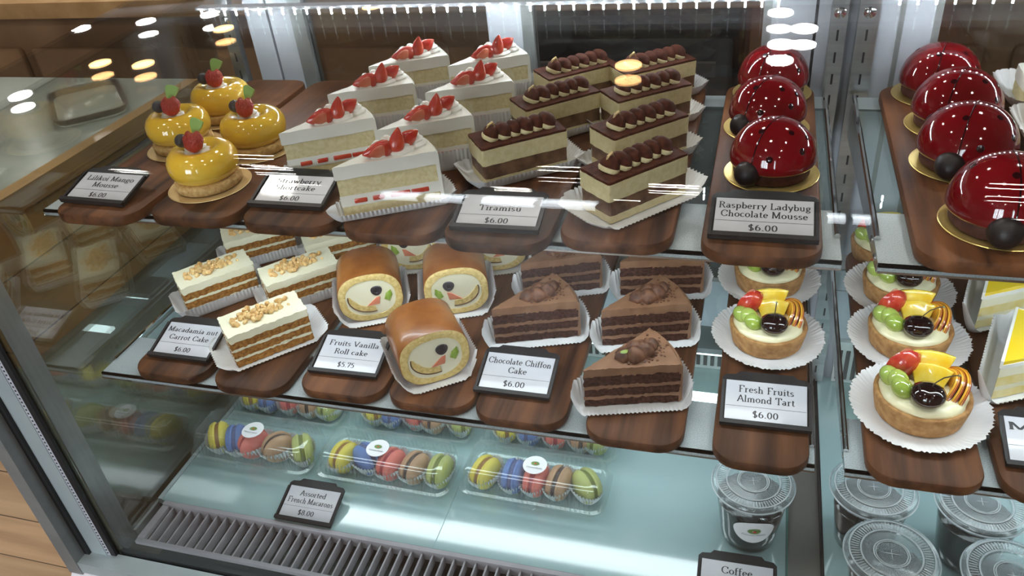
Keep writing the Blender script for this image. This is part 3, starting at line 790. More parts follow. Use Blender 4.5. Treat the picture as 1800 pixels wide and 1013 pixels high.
def liner(out, off, side, front, end, n=264, pleats=66):
    """pleated paper case grown round a cake outline; side/front/end = (rise, flare) of the ruffled rim"""
    B = minkowski(out, off, n)
    cx = sum(b[0] for b in B) / n; cy = sum(b[1] for b in B) / n
    def ring(u):
        r = []
        for i, (x, y, nx, ny) in enumerate(B):
            e = abs(nx) ** 3
            hi = side[0] * (1 - e) + end[0] * e
            fl = side[1] * (1 - e) + end[1] * e
            if ny < 0:
                g = (-ny) ** 1.5
                hi, fl = hi * (1 - g) + front[0] * g, fl * (1 - g) + front[1] * g
            t = TAU * i * pleats / n
            w = .0012 * sin(t) * u
            r.append((x + nx * (fl * u + w), y + ny * (fl * u + w), .0006 + hi * u ** 1.5 + .0006 * sin(t + 1) * u))
        return r
    rs = [[(cx + (x - cx) * .02, cy + (y - cy) * .02, .0006) for x, y, z in ring(0)], ring(0)] + [ring(u / 6) for u in range(1, 7)]
    return MB().rings(rs, cap1=False)

LINERS = {}
def circ(r, n=24): return [(r * cos(TAU * i / n), r * sin(TAU * i / n)) for i in range(n)]
def wedge(L, ang, n=9):
    """tip at -x, cut face along the x axis (front), curved back at +x"""
    return [(-L / 2, 0)] + [(-L / 2 + L * cos(rad(ang) * i / n), L * sin(rad(ang) * i / n)) for i in range(n + 1)]
def put_liner(kind, x, y, z, rz, label, grp, s=1):
    if kind not in LINERS:
        spec = dict(round=(circ(.0425), .003, (.010, .018), (.006, .019), (.010, .018)),
                    slice=(wedge(.104, 36), .003, (.022, .004), (.025, .005), (.022, .011)),
                    sliceflat=(wedge(.104, 36), .003, (.019, .003), (.010, .007), (.012, .011)),
                    wedge=(wedge(.106, 40), .0035, (.034, .008), (.0025, .012), (.026, .009)),
                    bar=(rrect(.099, .049, .002, 1), .0025, (.012, .004), (.011, .005), (.013, .014)),
                    barflat=(rrect(.099, .049, .002, 1), .0025, (.016, .009), (.0025, .010), (.012, .020)),
                    cbar=(rrect(.102, .055, .002, 1), .0025, (.014, .004), (.018, .005), (.016, .011)),
                    cbarflat=(rrect(.102, .055, .002, 1), .0025, (.016, .008), (.0025, .006), (.012, .018)),
                    roll=(rrect(.064, .073, .004, 2), .004, (.022, .011), (.0025, .009), (.028, .014)),
                    tall=(wedge(.110, 47), .004, (.030, .008), (.006, .008), (.042, .016)),
                    cream=(rrect(.062, .052, .006, 3), .003, (.020, .016), (.016, .020), (.022, .018)))[kind]
        o = liner(*spec).build('paper_liner', M['paper'], None, 60)
        LINERS[kind] = o
    else:
        o = LINERS[kind].copy(); COL.objects.link(o)
    o.location = (x, y, z); o.rotation_euler = (0, 0, rz); o.scale = (s, s, 1)
    return tag(o, label, 'paper liner', grp)

GP = {}
def gold_plate(x, y, z, r, pale, label, grp):
    key = (r, pale)
    if key not in GP:
        GP[key] = MB().lathe([(r * .80, .0004), (r * .97, .0004), (r, .0010), (r * .985, .0016), (r * .93, .0013), (r * .90, .0016), (r * .86, .0013)], 56).build('gold_cake_card', M['gold_pale' if pale else 'gold'])
        o = GP[key]
    else:
        o = GP[key].copy(); COL.objects.link(o)
    o.location = (x, y, z)
    return tag(o, label, 'cake card', grp)

# ------------------------------------------------------------------ cakes
def stack(t, out, layers, step=.004, jit=.0005, seed=1):
    """layers: (part name, z0, z1, material, inset); each is its own part"""
    g = random.Random(seed)
    for name, z0, z1, m, ins in layers:
        o = dense(out, step)
        cx = sum(p[0] for p in o) / len(o); cy = sum(p[1] for p in o) / len(o)
        k = max(2, int((z1 - z0) / .0035))
        rs = []
        wob = [g.uniform(-1, 1) for _ in o]
        for j in range(k + 1):
            z = z0 + (z1 - z0) * j / k
            r = []
            for i, (x, y) in enumerate(o):
                l = math.hypot(x - cx, y - cy)
                q = 1 - ins / l + g.uniform(-jit, jit) / l
                zz = z + (wob[i] + .5 * wob[i - 1]) * jit * (.9 if 0 < j < k else .7)
                r.append((cx + (x - cx) * q, cy + (y - cy) * q, zz))
            rs.append(r)
        MB().rings(rs).build(name, M[m], t, 50)

def film(t, out, z0, z1, off=.0012):
    cx = sum(p[0] for p in out) / len(out); cy = sum(p[1] for p in out) / len(out)
    rs = [[(x + (x - cx) / math.hypot(x - cx, y - cy) * off, y + (y - cy) / math.hypot(x - cx, y - cy) * off, z) for x, y in dense(out, .01)] for z in (z0, z1)]
    return MB().rings(rs, cap0=False, cap1=False).build('clear_film', M['film'], t, 30)

def back_strip(t, x0, ang, outer, r_in, name, m):
    """solid frosting along the curved back of a wedge"""
    prof = outer + [(r_in, outer[-1][1]), (r_in, outer[0][1])]
    rs = []
    for i in range(11):
        a = rad(ang) * i / 10
        rs.append([(x0 + r * cos(a), r * sin(a), z) for r, z in prof])
    MB().rings(rs).build(name, M[m], t, 50)

# -- strawberry shortcake ---------------------------------------------------
def half_berry(mb, loc, rot, s=1.0):
    mb.at(loc, rot, (s, s, s))
    prof = [(.0015, -.0125), (.0055, -.0095), (.0085, -.003), (.0088, .003), (.006, .0085), (.001, .0105)]
    rs = []
    for r, z in prof:
        rs.append([(r * cos(pi * k / 10), r * sin(pi * k / 10) * .85, z) for k in range(11)])
    mb.rings(rs, closed=True)
    mb.M = None
    return mb

def berry(mb, a, b, r, flat=.7, n=18):
    """strawberry wedge from calyx end a to tip b"""
    A_, B_ = Vector(a), Vector(b)
    d = (B_ - A_).normalized()
    u = d.cross(Vector((.2, 1, .1))).normalized(); w = d.cross(u)
    rs = []
    for t, q in ((0, .45), (.08, .8), (.22, 1), (.42, 1), (.62, .82), (.80, .52), (.93, .26), (1, .06)):
        c = A_.lerp(B_, t)
        rs.append([tuple(c + (u * cos(TAU * k / n) + w * flat * sin(TAU * k / n)) * r * q) for k in range(n)])
    return mb.rings(rs)

def shortcake():
    t = thing('strawberry_shortcake', 'x', 'cake slice', (0, 0, 0), 0, 'strawberry shortcake slices')
    o = wedge(.102, 36)
    stack(t, o, [('sponge_layer', .0015, .014, 'sponge_pale', .002), ('cream_layer', .014, .026, 'cream', .0012), ('sponge_layer', .026, .044, 'sponge_pale', .0016), ('cream_top', .044, .058, 'cream', 0)], seed=3, jit=.0004)
    g = random.Random(5)
    berries = MB()
    for x, l in ((-.030, .013), (-.012, .012), (.010, .020), (.030, .018)):
        berries.prism(rrect(l, .003, .0013, 3, x, .0010), .0165, .0215, .001)
    berries.build('strawberry_filling', M['straw'], t)
    bk = []                                      # frosted curved back
    for i in range(10):
        a = rad(36) * i / 9
        bk.append(a)
    back_strip(t, -.051, 36, [(.1022, .0015), (.1042, .004), (.1042, .055), (.1018, .0582)], .1005, 'cream_back', 'cream')
    ros = MB()
    for x, y, r in ((-.004, .0165, .012), (.018, .018, .014), (.033, .026, .012), (.006, .026, .012)):
        for k in range(3):
            ros.lathe([(r * (1 - .28 * k), .0575 + k * .0042), (r * (1.05 - .28 * k), .0600 + k * .0042), (r * (.7 - .25 * k), .0628 + k * .0045)], 20, x, y, fr=lambda q, z, a: (q * (1 + .05 * sin(8 * a)), z))
    ros.build('cream_rosette', M['cream'], t)
    for m_, a, b, r, fl, tw in (('straw', (.010, .012, .0655), (-.020, .008, .0630), .0092, .7, 0), ('straw', (.013, .009, .0600), (.019, .013, .0835), .0078, .6, 1), ('straw', (.020, .016, .0655), (.038, .020, .0745), .0080, .6, 2), ('straw_in', (.004, .007, .0655), (-.014, .001, .0640), .0062, .35, 3)):
        berry(MB(), a, b, r, fl).build('strawberry_piece', M[m_], t, 60)
    MB().rings([[(-.051 + .1058 * cos(a), .1058 * sin(a), z) for a in bk] for z in (.003, .0655)], closed=False, cap0=False, cap1=False).build('clear_film', M['film'], t, 30)
    return t

sh = shortcake()
SH = [(-.347, .656, 27, 'strawberry shortcake slice frontmost of all, behind the white window glare', 0),
      (-.449, .733, 29, 'strawberry shortcake slice standing just behind its own price card', 0),
      (-.340, .747, 27, 'strawberry shortcake slice directly behind the frontmost one', 0),
      (-.446, .843, 24, 'strawberry shortcake slice in the middle of the column beside the mango mousses', 0),
      (-.325, .853, 24, 'strawberry shortcake slice third back in the column beside the tiramisu', 0),
      (-.437, .942, 26, 'strawberry shortcake slice last in the column beside the mango mousses', 0),
      (-.330, .946, 27, 'strawberry shortcake slice last in the column beside the tiramisu', 0)]
def along(x, y, a, dx, dy):
    c, s = cos(rad(a)), sin(rad(a))
    return x + dx * c - dy * s, y + dx * s + dy * c
for i, (x, y, a, lab, _) in enumerate(SH):
    o = sh if i == 0 else None
    if o:
        o.location = (x, y, UZ + .0004); o.rotation_euler = (0, 0, rad(a)); o['label'] = lab
    else:
        dup(sh, (x, y, UZ + .0004), rad(a), lab)
    put_liner('sliceflat' if i < 2 else 'slice', x, y, UZ, rad(a), 'pleated paper under ' + lab, 'paper under strawberry shortcakes')

# -- tiramisu ---------------------------------------------------------------
def tiramisu():
    t = thing('tiramisu_slice', 'x', 'cake slice', (0, 0, 0), 0, 'tiramisu slices')
    o = rrect(.096, .046, .002, 2)
    stack(t, o, [('cream_layer', .0012, .009, 'tcream', .001), ('coffee_sponge', .009, .024, 'tsponge', .0012), ('cream_layer', .024, .0415, 'tcream', 0), ('cocoa_top', .0415, .0440, 'cocoa', .0005)], seed=4, jit=.0004)
    up, ug = MB(), MB()
    for k in range(6):
        x = -.029 + k * .0125
        w = .0098 + (.0014 if k % 2 else 0)
        for mb, pr in ((up, [(w * .98, -.0030), (w * 1.03, .0010), (w * .92, .0058), (w * .62, .0088), (w * .25, .0100)]), (ug, [(w * 1.0, -.0050), (w * 1.10, -.0028), (w * 1.07, -.0008), (w * .9, .0004)])):
            mb.at((x, 0, .0475), (0, rad(22), 0), (.82, 1.12, 1)).lathe(pr, 20, fr=lambda q, z, a: (q * (1 + .03 * sin(6 * a)), z))
    up.M = ug.M = None
    ug.build('piped_cream', M['tcream'], t)
    up.build('cocoa_dust', M['cocoa'], t)
    MB().tube([(-.034, -.001, .052), (-.031, -.001, .0585), (-.026, .000, .0605), (-.024, .001, .056), (-.027, .001, .052)], .0014, 6).build('gilded_coffee_bean', M['gold_pale'], t)
    film(t, rrect(.097, .047, .001, 1), .004, .0475, .0008)
    return t
ti = tiramisu()
TI = [(-.267, .716, 37, 'tiramisu slice behind its price card, first of the column of three'), (-.248, .821, 41, 'tiramisu slice second of the column of three'),
      (-.245, .917, 40, 'tiramisu slice last of the column of three'), (-.125, .653, 48, 'tiramisu slice frontmost, behind the triangular window glare'),
      (-.137, .751, 45, 'tiramisu slice second of the column of four'), (-.150, .850, 38, 'tiramisu slice third of the column of four'), (-.153, .935, 38, 'tiramisu slice last of the column of four')]
for i, (cx, cy, a, lab) in enumerate(TI):
    x, y = along(cx, cy, a, .0475, .023)
    if i == 0:
        ti.location = (x, y, UZ + .0004); ti.rotation_euler = (0, 0, rad(a)); ti['label'] = lab
    else:
        dup(ti, (x, y, UZ + .0004), rad(a), lab)
    put_liner('bar' if i != 3 else 'barflat', x, y, UZ, rad(a), 'pleated paper under ' + lab, 'paper under tiramisu slices')

# -- carrot cake --------------------------------------------------------------
def carrot():
    t = thing('carrot_cake', 'x', 'cake slice', (0, 0, 0), 0, 'carrot cake slices')
    o = rrect(.100, .053, .0015, 2)
    stack(t, o, [('carrot_sponge', .0012, .0105, 'carrot', .0008), ('cream_layer', .0105, .0142, 'cream_y', .0004), ('carrot_sponge', .0140, .0235, 'carrot', .0005),
                 ('cream_layer', .0235, .0272, 'cream_y', .0003), ('carrot_sponge', .0272, .0372, 'carrot', .0004), ('cream_top', .0372, .0475, 'cream_y', 0)], seed=9, jit=.0009, step=.003)
    g = random.Random(2)
    mb = MB()
    for k in range(85):
        x = max(-.036, min(.034, g.gauss(-.004, .017))); y = max(-.015, min(.017, g.gauss(.002, .0072)))
        s = g.uniform(.0016, .0038)
        mb.at((x, y, .0475 + s * .5 + (g.uniform(0, .003) if abs(x) < .02 else 0)), (g.uniform(0, 3), g.uniform(0, 3), g.uniform(0, 3)))
        mb.prism(rrect(s * 2.2, s * 1.7, s * .5, 2), -s * .7, s * .7, s * .3)
    mb.M = None
    tag(mb.build('nut_crumb', M['nut'], t), kind='stuff')
    return t
ca = carrot()
CA = [(-.591, .637, 46, 'carrot cake slice frontmost, topped with toasted nuts'), (-.719, .724, 47, 'carrot cake slice behind the carrot cake price card'),
      (-.603, .748, 43, 'carrot cake slice directly behind the frontmost carrot cake'), (-.728, .842, 38, 'carrot cake slice at the back by the end pane, half hidden'), (-.600, .850, 36, 'carrot cake slice at the back, half hidden, beside the roll cakes')]
for i, (cx, cy, a, lab) in enumerate(CA):
    x, y = along(cx, cy, a, .050, .0265)
    if i == 0:
        ca.location = (x, y, LZ + .0004); ca.rotation_euler = (0, 0, rad(a)); ca['label'] = lab
    else:
        dup(ca, (x, y, LZ + .0004), rad(a), lab)
    put_liner('cbarflat' if i == 0 else 'cbar', x, y, LZ, rad(a), 'pleated paper under ' + lab, 'paper under carrot cakes')

# -- chocolate chiffon ----------------------------------------------------------
def chiffon():
    t = thing('chocolate_chiffon_cake', 'x', 'cake slice', (0, 0, 0), 0, 'chocolate chiffon slices')
    o = wedge(.103, 40)
    stack(t, o, [('chocolate_sponge', .0012, .0105, 'choc', .0006), ('cream_layer', .0105, .0152, 'choc_cream', .0004), ('chocolate_sponge', .0152, .0250, 'choc', 0),
                 ('cream_layer', .0250, .0302, 'choc_cream', .0004), ('chocolate_sponge', .0302, .0425, 'choc', 0), ('frosting_top', .0425, .0530, 'choc_top', .0002)], seed=6, jit=.0011, step=.003)
    back_strip(t, -.0515, 40, [(.103, .0015), (.1056, .004), (.1056, .05), (.1025, .0534)], .1018, 'frosting_back', 'choc_top')
    g = random.Random(8)
    mb = MB()
    for k in range(150):
        x = g.uniform(-.022, .044); y = g.uniform(.005, .058)
        aa = math.degrees(math.atan2(y, x + .0515))
        if 3 < aa < 38 and math.hypot(x - .014, (y - .026)) < .030 and math.hypot(x + .0515, y) < .1:
            s = g.uniform(.0006, .0013)
            mb.at((x, y, .0532 + s * .3), (0, 0, g.uniform(0, 3))).box((-s, -s, -s * .5), (s, s, s * .6))
    mb.M = None
    mb.lathe([(.0265, .0530), (.0240, .0540), (.012, .0555)], 30, .006, .022, fr=lambda q, z, a: (q * (1 + .09 * sin(5 * a) + .05 * sin(11 * a)) * (.62 if 200 < math.degrees(a) < 340 else .75), z))
    tag(mb.build('cocoa_sprinkle', M['choc_dust'], t), kind='stuff')
    ros = MB()
    for k, (x, y, r, h) in enumerate(((-.006, .018, .0095, .009), (.006, .016, .0105, .013), (.017, .022, .0100, .014), (.008, .028, .0105, .012), (.024, .033, .0085, .010))):
        ros.at((x, y, .0535), (rad(g.uniform(-14, 14)), rad(g.uniform(-14, 14)), g.uniform(0, 3)))
        ros.lathe([(r * .9, -.003), (r * 1.05, .001), (r * .95, h * .5), (r * .6, h * .8), (r * .25, h)], 16, fr=lambda q, z, a: (q * (1 + .10 * sin(5 * a)), z))
    ros.M = None
    ros.build('chocolate_rosette', M['choc_dust'], t, 60)
    lf = MB().at((.004, .016, .0675), (rad(65), rad(10), rad(30)))
    lf.prism([(.0045 * cos(a) * (1 - .0), .0016 * sin(a)) for a in [TAU * i / 10 for i in range(10)]], 0, .0005)
    lf.M = None
    return t
ch = chiffon()
CH = [(-.157, .643, 15, 'chocolate chiffon slice frontmost, dusted dark with cocoa'), (-.287, .735, 18, 'chocolate chiffon slice behind the chocolate chiffon price card'),
      (-.158, .752, 16, 'chocolate chiffon slice directly behind the frontmost chocolate slice'), (-.279, .838, 20, 'chocolate chiffon slice at the back beside the roll cakes, half hidden'), (-.154, .860, 11, 'chocolate chiffon slice at the back beside the fruit tarts, half hidden')]
for i, (cx, cy, a, lab) in enumerate(CH):
    x, y = along(cx, cy, a, .0515, 0)
    if i == 0:
        ch.location = (x, y, LZ + .0004); ch.rotation_euler = (0, 0, rad(a)); ch['label'] = lab
    else:
        dup(ch, (x, y, LZ + .0004), rad(a), lab)
    put_liner('wedge', x, y, LZ, rad(a), 'pleated paper under ' + lab, 'paper under chocolate slices')
l0 = MB().at((-.006, .014, .0635), (rad(50), rad(15), rad(30)))
l0.prism([(.0055 * cos(TAU * i / 10), .002 * sin(TAU * i / 10)) for i in range(10)], 0, .0006)
l0.build('green_leaf', M['kiwi'], ch)

# -- roll cake -------------------------------------------------------------------
def superell(w, h, p=2.6, n=44, flat=.0):
    r = []
    for i in range(n):
        t = TAU * i / n
        c, s = cos(t), sin(t)
        x = w / 2 * math.copysign(abs(c) ** (2 / p), c)
        z = h / 2 * math.copysign(abs(s) ** (2 / p), s)
        r.append((x, z))
    return r
def roll():
    t = thing('roll_cake', 'x', 'roll cake', (0, 0, 0), 0, 'fruit roll cakes')
    Wd, H, Ln = .083, .070, .072
    zc_ = H / 2 + .0008
    o = superell(Wd, H)
    rs = []
    for y, k in ((-Ln / 2, .985), (-Ln / 2 + .001, 1), (-Ln / 6, 1.004), (Ln / 6, 1.003), (Ln / 2 - .001, 1), (Ln / 2, .985)):
        rs.append([(x * k, y, zc_ + z * k) for x, z in o])
    MB().rings(rs, cap0=False, cap1=False).build('baked_skin', M['crust'], t, 60)
    for y in (-Ln / 2, Ln / 2):
        sg = -1 if y < 0 else 1
        a = superell(Wd * .985, H * .985); b = superell(Wd * .775, H * .755, 2.4)
        fr = [[(x, y, zc_ + z) for x, z in a], [(x * .93, y + sg * .0012, zc_ + z * .93) for x, z in a], [(x, y + sg * .0010, zc_ - .0005 + z) for x, z in b], [(x * .98, y - sg * .002, zc_ - .0005 + z * .98) for x, z in b]]
        MB().rings(fr, cap0=False, cap1=False).jit(.0003, 3).build('sponge_ring', M['sponge'], t, 60)
        MB().rings([[(x, y + sg * .0002, zc_ - .0005 + z) for x, z in b], [(x * .5, y + sg * .0006, zc_ - .0005 + z * .5) for x, z in b], [(x * .02, y + sg * .0007, zc_ - .0005 + z * .02) for x, z in b]], cap0=False).build('cream_filling', M['cream_y'], t, 60)
    yf = -Ln / 2 - .0006
    cu = []                                     # inner end of the rolled sponge
    for i in range(19):
        a = rad(168 + 112 * i / 18)
        cu.append((.0255 * cos(a) * 1.10, zc_ + .001 + .0215 * sin(a)))
    mb = MB()
    rs = []
    for i, (x, z) in enumerate(cu):
        a = rad(168 + 112 * i / 18); w = .0078 * min(1, .25 + i / 6)
        rs.append([(x, yf - .0004, z), (x - w * cos(a), yf - .0011, z - w * sin(a)), (x - w * cos(a), yf + .001, z - w * sin(a)), (x, yf + .001, z)])
    mb.rings(rs).build('sponge_curl', M['sponge'], t, 60)
    MB().tube([(x * 1.03, yf - .0004, zc_ + .001 + (z - zc_ - .001) * 1.03) for x, z in cu], .0008, 6).build('roll_seam', M['curl'], t)
    bl = MB().at((.009, yf, zc_ + .0095), (pi / 2, 0, 0), (1.12, 1.12, 1))
    bl.lathe([(.0062, -.001), (.0066, .0005), (.0058, .0014), (.0030, .0014), (.0026, .0008)], 18, fr=lambda q, z, a: (q * (1 + .05 * sin(3 * a)), z)); bl.M = None
    bl.build('blueberry_slice', M['blue'], t)
    s = MB().at((.005, yf, zc_ - .0060), (pi / 2, 0, 0), (1.45, 1.35, 1)); s.prism([(-.0075, -.004), (.0035, -.0035), (.0050, .0045), (.0015, .0040)], -.001, .0012, .0004); s.M = None
    s.build('strawberry_slice', M['straw_in'], t)
    k = MB().at((.0225, yf, zc_ - .001), (pi / 2, 0, 0), (1.3, 1.25, 1)); k.prism([(-.0042, -.003), (.0005, -.0065), (.0042, .0005), (.0032, .0068), (-.002, .003)], -.001, .0012, .0004); k.M = None
    k.build('kiwi_slice', M['kiwi'], t)
    return t
ro = roll()
RO = [(-.332, .657, 36, 'fruit roll cake frontmost, resting between two price cards'), (-.459, .760, 27, 'fruit roll cake standing behind the roll cake price card'),
      (-.352, .790, 22, 'fruit roll cake directly behind the frontmost roll cake'), (-.452, .882, 14, 'fruit roll cake at the back beside the carrot cakes'), (-.330, .896, 20, 'fruit roll cake at the back beside the chocolate slices, half hidden')]
for i, (fx, fy, a, lab) in enumerate(RO):
    x, y = along(fx, fy, a, 0, .036)
    if i == 0:
        ro.location = (x, y, LZ + .0006); ro.rotation_euler = (0, 0, rad(a)); ro['label'] = lab
    else:
        d = dup(ro, (x, y, LZ + .0006), rad(a), lab)
        if i in (2, 3): d.scale = (-1, 1, 1)      # rolled the other way round
    put_liner('roll', x, y, LZ, rad(a), 'pleated paper under ' + lab, 'paper under roll cakes')

# -- mango layer cakes ------------------------------------------------------------
def mangocake():
    t = thing('mango_cake', 'x', 'cake slice', (0, 0, 0), 0, 'mango layer cakes')
    o = wedge(.106, 46)
    stack(t, o, [('mango_sponge', .0012, .012, 'mangolayer', .001), ('cream_layer', .012, .018, 'cream_y', .001), ('mango_sponge', .018, .030, 'mangolayer', .001), ('cream_layer', .030, .041, 'cream_y', .0005),
                 ('cream_layer', .041, .046, 'cream', 0), ('mango_jelly', .046, .0505, 'mangotop', .001)], seed=12, jit=.0004)
    back_strip(t, -.053, 46, [(.106, .0015), (.1085, .004), (.1085, .048), (.1055, .0512)], .1045, 'cream_back', 'cream')
    c_, s_ = cos(rad(46)), sin(rad(46))
    MB().rings([[(-.053 + u * c_ - v * s_, u * s_ + v * c_, z) for u, v in ((.0, -.0015), (.104, -.0015), (.104, .0012), (.0, .0012))] for z in (.043, .0525)]).jit(.0003, 2).build('cream_edge', M['cream'], t)
    return t
mg = mangocake()
for i, (x, y, a, lab) in enumerate(((.253, .727, 26, 'yellow mango layer cake frontmost, standing behind its price card'), (.257, .850, 28, 'yellow mango layer cake behind the other, cut by the shelf'))):
    x, y = along(x, y, a, .053, 0)
    if i == 0:
        mg.location = (x, y, LZ + .0004); mg.rotation_euler = (0, 0, rad(a)); mg['label'] = lab
    else:
        dup(mg, (x, y, LZ + .0004), rad(a), lab)
    put_liner('tall', x, y, LZ, rad(a), 'tall pleated paper round ' + lab, 'paper round mango cakes')
# white cakes on the next board of the upper shelf, nearly out of the picture
def white_cake():
    t = thing('cream_cake', 'x', 'cake slice', (0, 0, 0), 0, 'white cakes past the red domes')
    stack(t, rrect(.06, .05, .006, 4), [('sponge_layer', .0012, .018, 'sponge_pale', .001), ('cream_top', .018, .034, 'cream', 0)], seed=13)
    return t
wc = white_cake()
for i, (x, y, lab) in enumerate(((.304, .985, 'white cream cake in ruffled paper beside the second red dome'), (.301, .880, 'white cream cake in ruffled paper beside the third red dome'))):
    if i == 0:
        wc.location = (x, y, UZ + .0004); wc['label'] = lab
    else:
        dup(wc, (x, y, UZ + .0004), 0, lab)
    put_liner('cream', x, y, UZ, 0, 'ruffled paper round ' + lab, 'paper round white cakes')

# -- mango mousse -------------------------------------------------------------------
def mango():
    t = thing('mango_mousse', 'x', 'mousse cake', (0, 0, 0), 0, 'mango mousses')
    MB().lathe([(.0340, .0), (.0365, .002), (.0370, .008), (.0355, .0115), (.030, .0125)], 44).jit(.0003, 4).build('biscuit_base', M['biscuit'], t, 60)
    MB().lathe([(.024, .0105), (.031, .0115), (.0358, .0155), (.0385, .0220), (.0392, .0280), (.0382, .0345), (.0350, .0405), (.0295, .0445), (.0230, .0455), (.0170, .0435), (.012, .0395), (.006, .0375), (.0005, .037)], 56).build('glazed_mousse', M['mango'], t, 80)
    cr = MB()
    for k in range(3):
        cr.lathe([(.013 - .003 * k, .038 + .004 * k), (.0145 - .003 * k, .0415 + .004 * k), (.009 - .003 * k, .0445 + .004 * k)], 22, -.002, -.002, fr=lambda q, z, a: (q * (1 + .07 * sin(9 * a)), z))
    cr.build('cream_dollop', M['cream'], t)
    rb = MB().at((.0035, -.006, .0545), (rad(66), 0, rad(6)))
    rs = []
    for r, z in ((.0098, .0), (.0115, .002), (.0112, .0055), (.0085, .009), (.004, .0108)):
        rs.append([(r * cos(a) * (1.02 + .05 * sin(7 * a)), r * 1.08 * sin(a) - (.0035 if abs(math.degrees(a) - 90) < 22 else 0), z) for a in [TAU * i / 28 for i in range(28)]])
    rb.rings([[(x * .5, y * .5, .0042) for x, y, z in rs[0]]] + rs); rb.M = None
    rb.build('half_raspberry', M['rasp'], t, 60)
    MB().ball((-.0150, -.0045, .0535), .0076, 18, 10).build('blueberry', M['blue'], t, 80)
    P = []
    for i in range(11):
        u = i / 10
        P.append((.0005 + .0185 * u, .0010 + .0105 * sin(pi * u ** .8)))
    for i in range(9, 0, -1):
        u = i / 10
        P.append((.0005 + .0185 * u, .0010 - .0030 * sin(pi * u)))
    lf = MB().at((-.004, .0035, .0590), (rad(74), rad(-34), rad(-6)), (1.25, 1.15, 1))
    lf.prism(P, -.0008, .0008, .0003); lf.M = None
    lf.build('green_leaf', M['leafc'], t)
    return t
mm = mango()
MM = [(-.590, .694, .0465, 0, 'yellow mango mousse frontmost, on the dark board'), (-.690, .790, .0465, 10, 'yellow mango mousse behind its price card, by the end pane'),
      (-.584, .792, .0460, -8, 'yellow mango mousse second on the dark board, beside the shortcake'), (-.690, .886, .0460, 5, 'yellow mango mousse last, behind the one by the end pane')]
for i, (x, y, r, a, lab) in enumerate(MM):
    if i == 0:
        mm.location = (x, y, UZ + .0018); mm['label'] = lab
    else:
        dup(mm, (x, y, UZ + .0018), rad(a), lab)
    gold_plate(x, y, UZ, r, True, 'pale gold card under ' + lab, 'gold cards under mango mousses')

# -- raspberry domes ------------------------------------------------------------------
def dome():
    t = thing('ladybug_mousse', 'x', 'mousse cake', (0, 0, 0), 0, 'red glazed domes')
    MB().lathe([(.0360, 0), (.0385, .002), (.0390, .010), (.0380, .0165), (.030, .018)], 44).jit(.0004, 3).build('chocolate_base', M['mousse'], t, 60)
    R_, H = .0435, .042
    prof = [(.036, .0130), (.0400, .0128), (.0425, .0138), (R_, .0165)]
    for k in range(1, 15):
        a = pi / 2 * k / 14
        prof.append((max(.0004, R_ * cos(a) ** .92), .0165 + H * sin(a)))
    MB().lathe(prof, 64).build('red_glaze', M['raspglaze'], t, 80)
    def on(az, el):
        a = rad(el)
        return (R_ * cos(a) ** .92 * cos(rad(az)), R_ * cos(a) ** .92 * sin(rad(az)), .0165 + H * sin(a))
    sp = MB()
    for az, el, r in ((-45, 28, .0036), (-20, 42, .0034), (-50, 58, .0032), (10, 55, .0032), (-125, 60, .0032), (150, 50, .0034), (-95, 22, .0036)):
        p = on(az, el)
        n = Vector((p[0], p[1], p[2] - .0165)).normalized()
        q = n.to_track_quat('Z', 'Y').to_euler()
        sp.at(p, q).lathe([(r, -.0004), (r * .9, .0002), (.0003, .0003)], 14)
    sp.M = None
    sp.build('dark_spot', M['raspdot'], t, 60)
    MB().tube([on(-118, e) for e in range(8, 90, 6)] + [on(62, e) for e in range(84, 20, -6)], .0007, 6).build('wing_line', M['raspdot'], t)
    b = MB().ball((-.0235, -.0345, .0135), .0133, 22, 13)
    b.build('chocolate_head', M['ball'], t, 80)
    return t
dm = dome()
DM = [(.0165, .778, 0, .96, 'red glazed dome frontmost, behind the raspberry price card'), (.0090, .893, -6, .96, 'red glazed dome second in the row of three'), (.0130, 1.0, 4, .96, 'red glazed dome last in the row of three'),
      (.207, .697, 26, 1.06, 'red glazed dome frontmost in the row of four'), (.196, .815, 8, 1.03, 'red glazed dome second in the row of four'), (.201, .911, 4, 1.02, 'red glazed dome third in the row of four'),
      (.196, 1.000, 12, .99, 'red glazed dome last in the row of four')]
for i, (x, y, a, s, lab) in enumerate(DM):
    o = dm if i == 0 else dup(dm, (0, 0, 0), 0, lab)
    o.location = (x, y, UZ + .0018); o.rotation_euler = (0, 0, rad(a)); o.scale = (s, s, s); o['label'] = lab
    gold_plate(x, y, UZ, .0465 if i < 3 else .0485, False, 'gold card under ' + lab, 'gold cards under red domes')

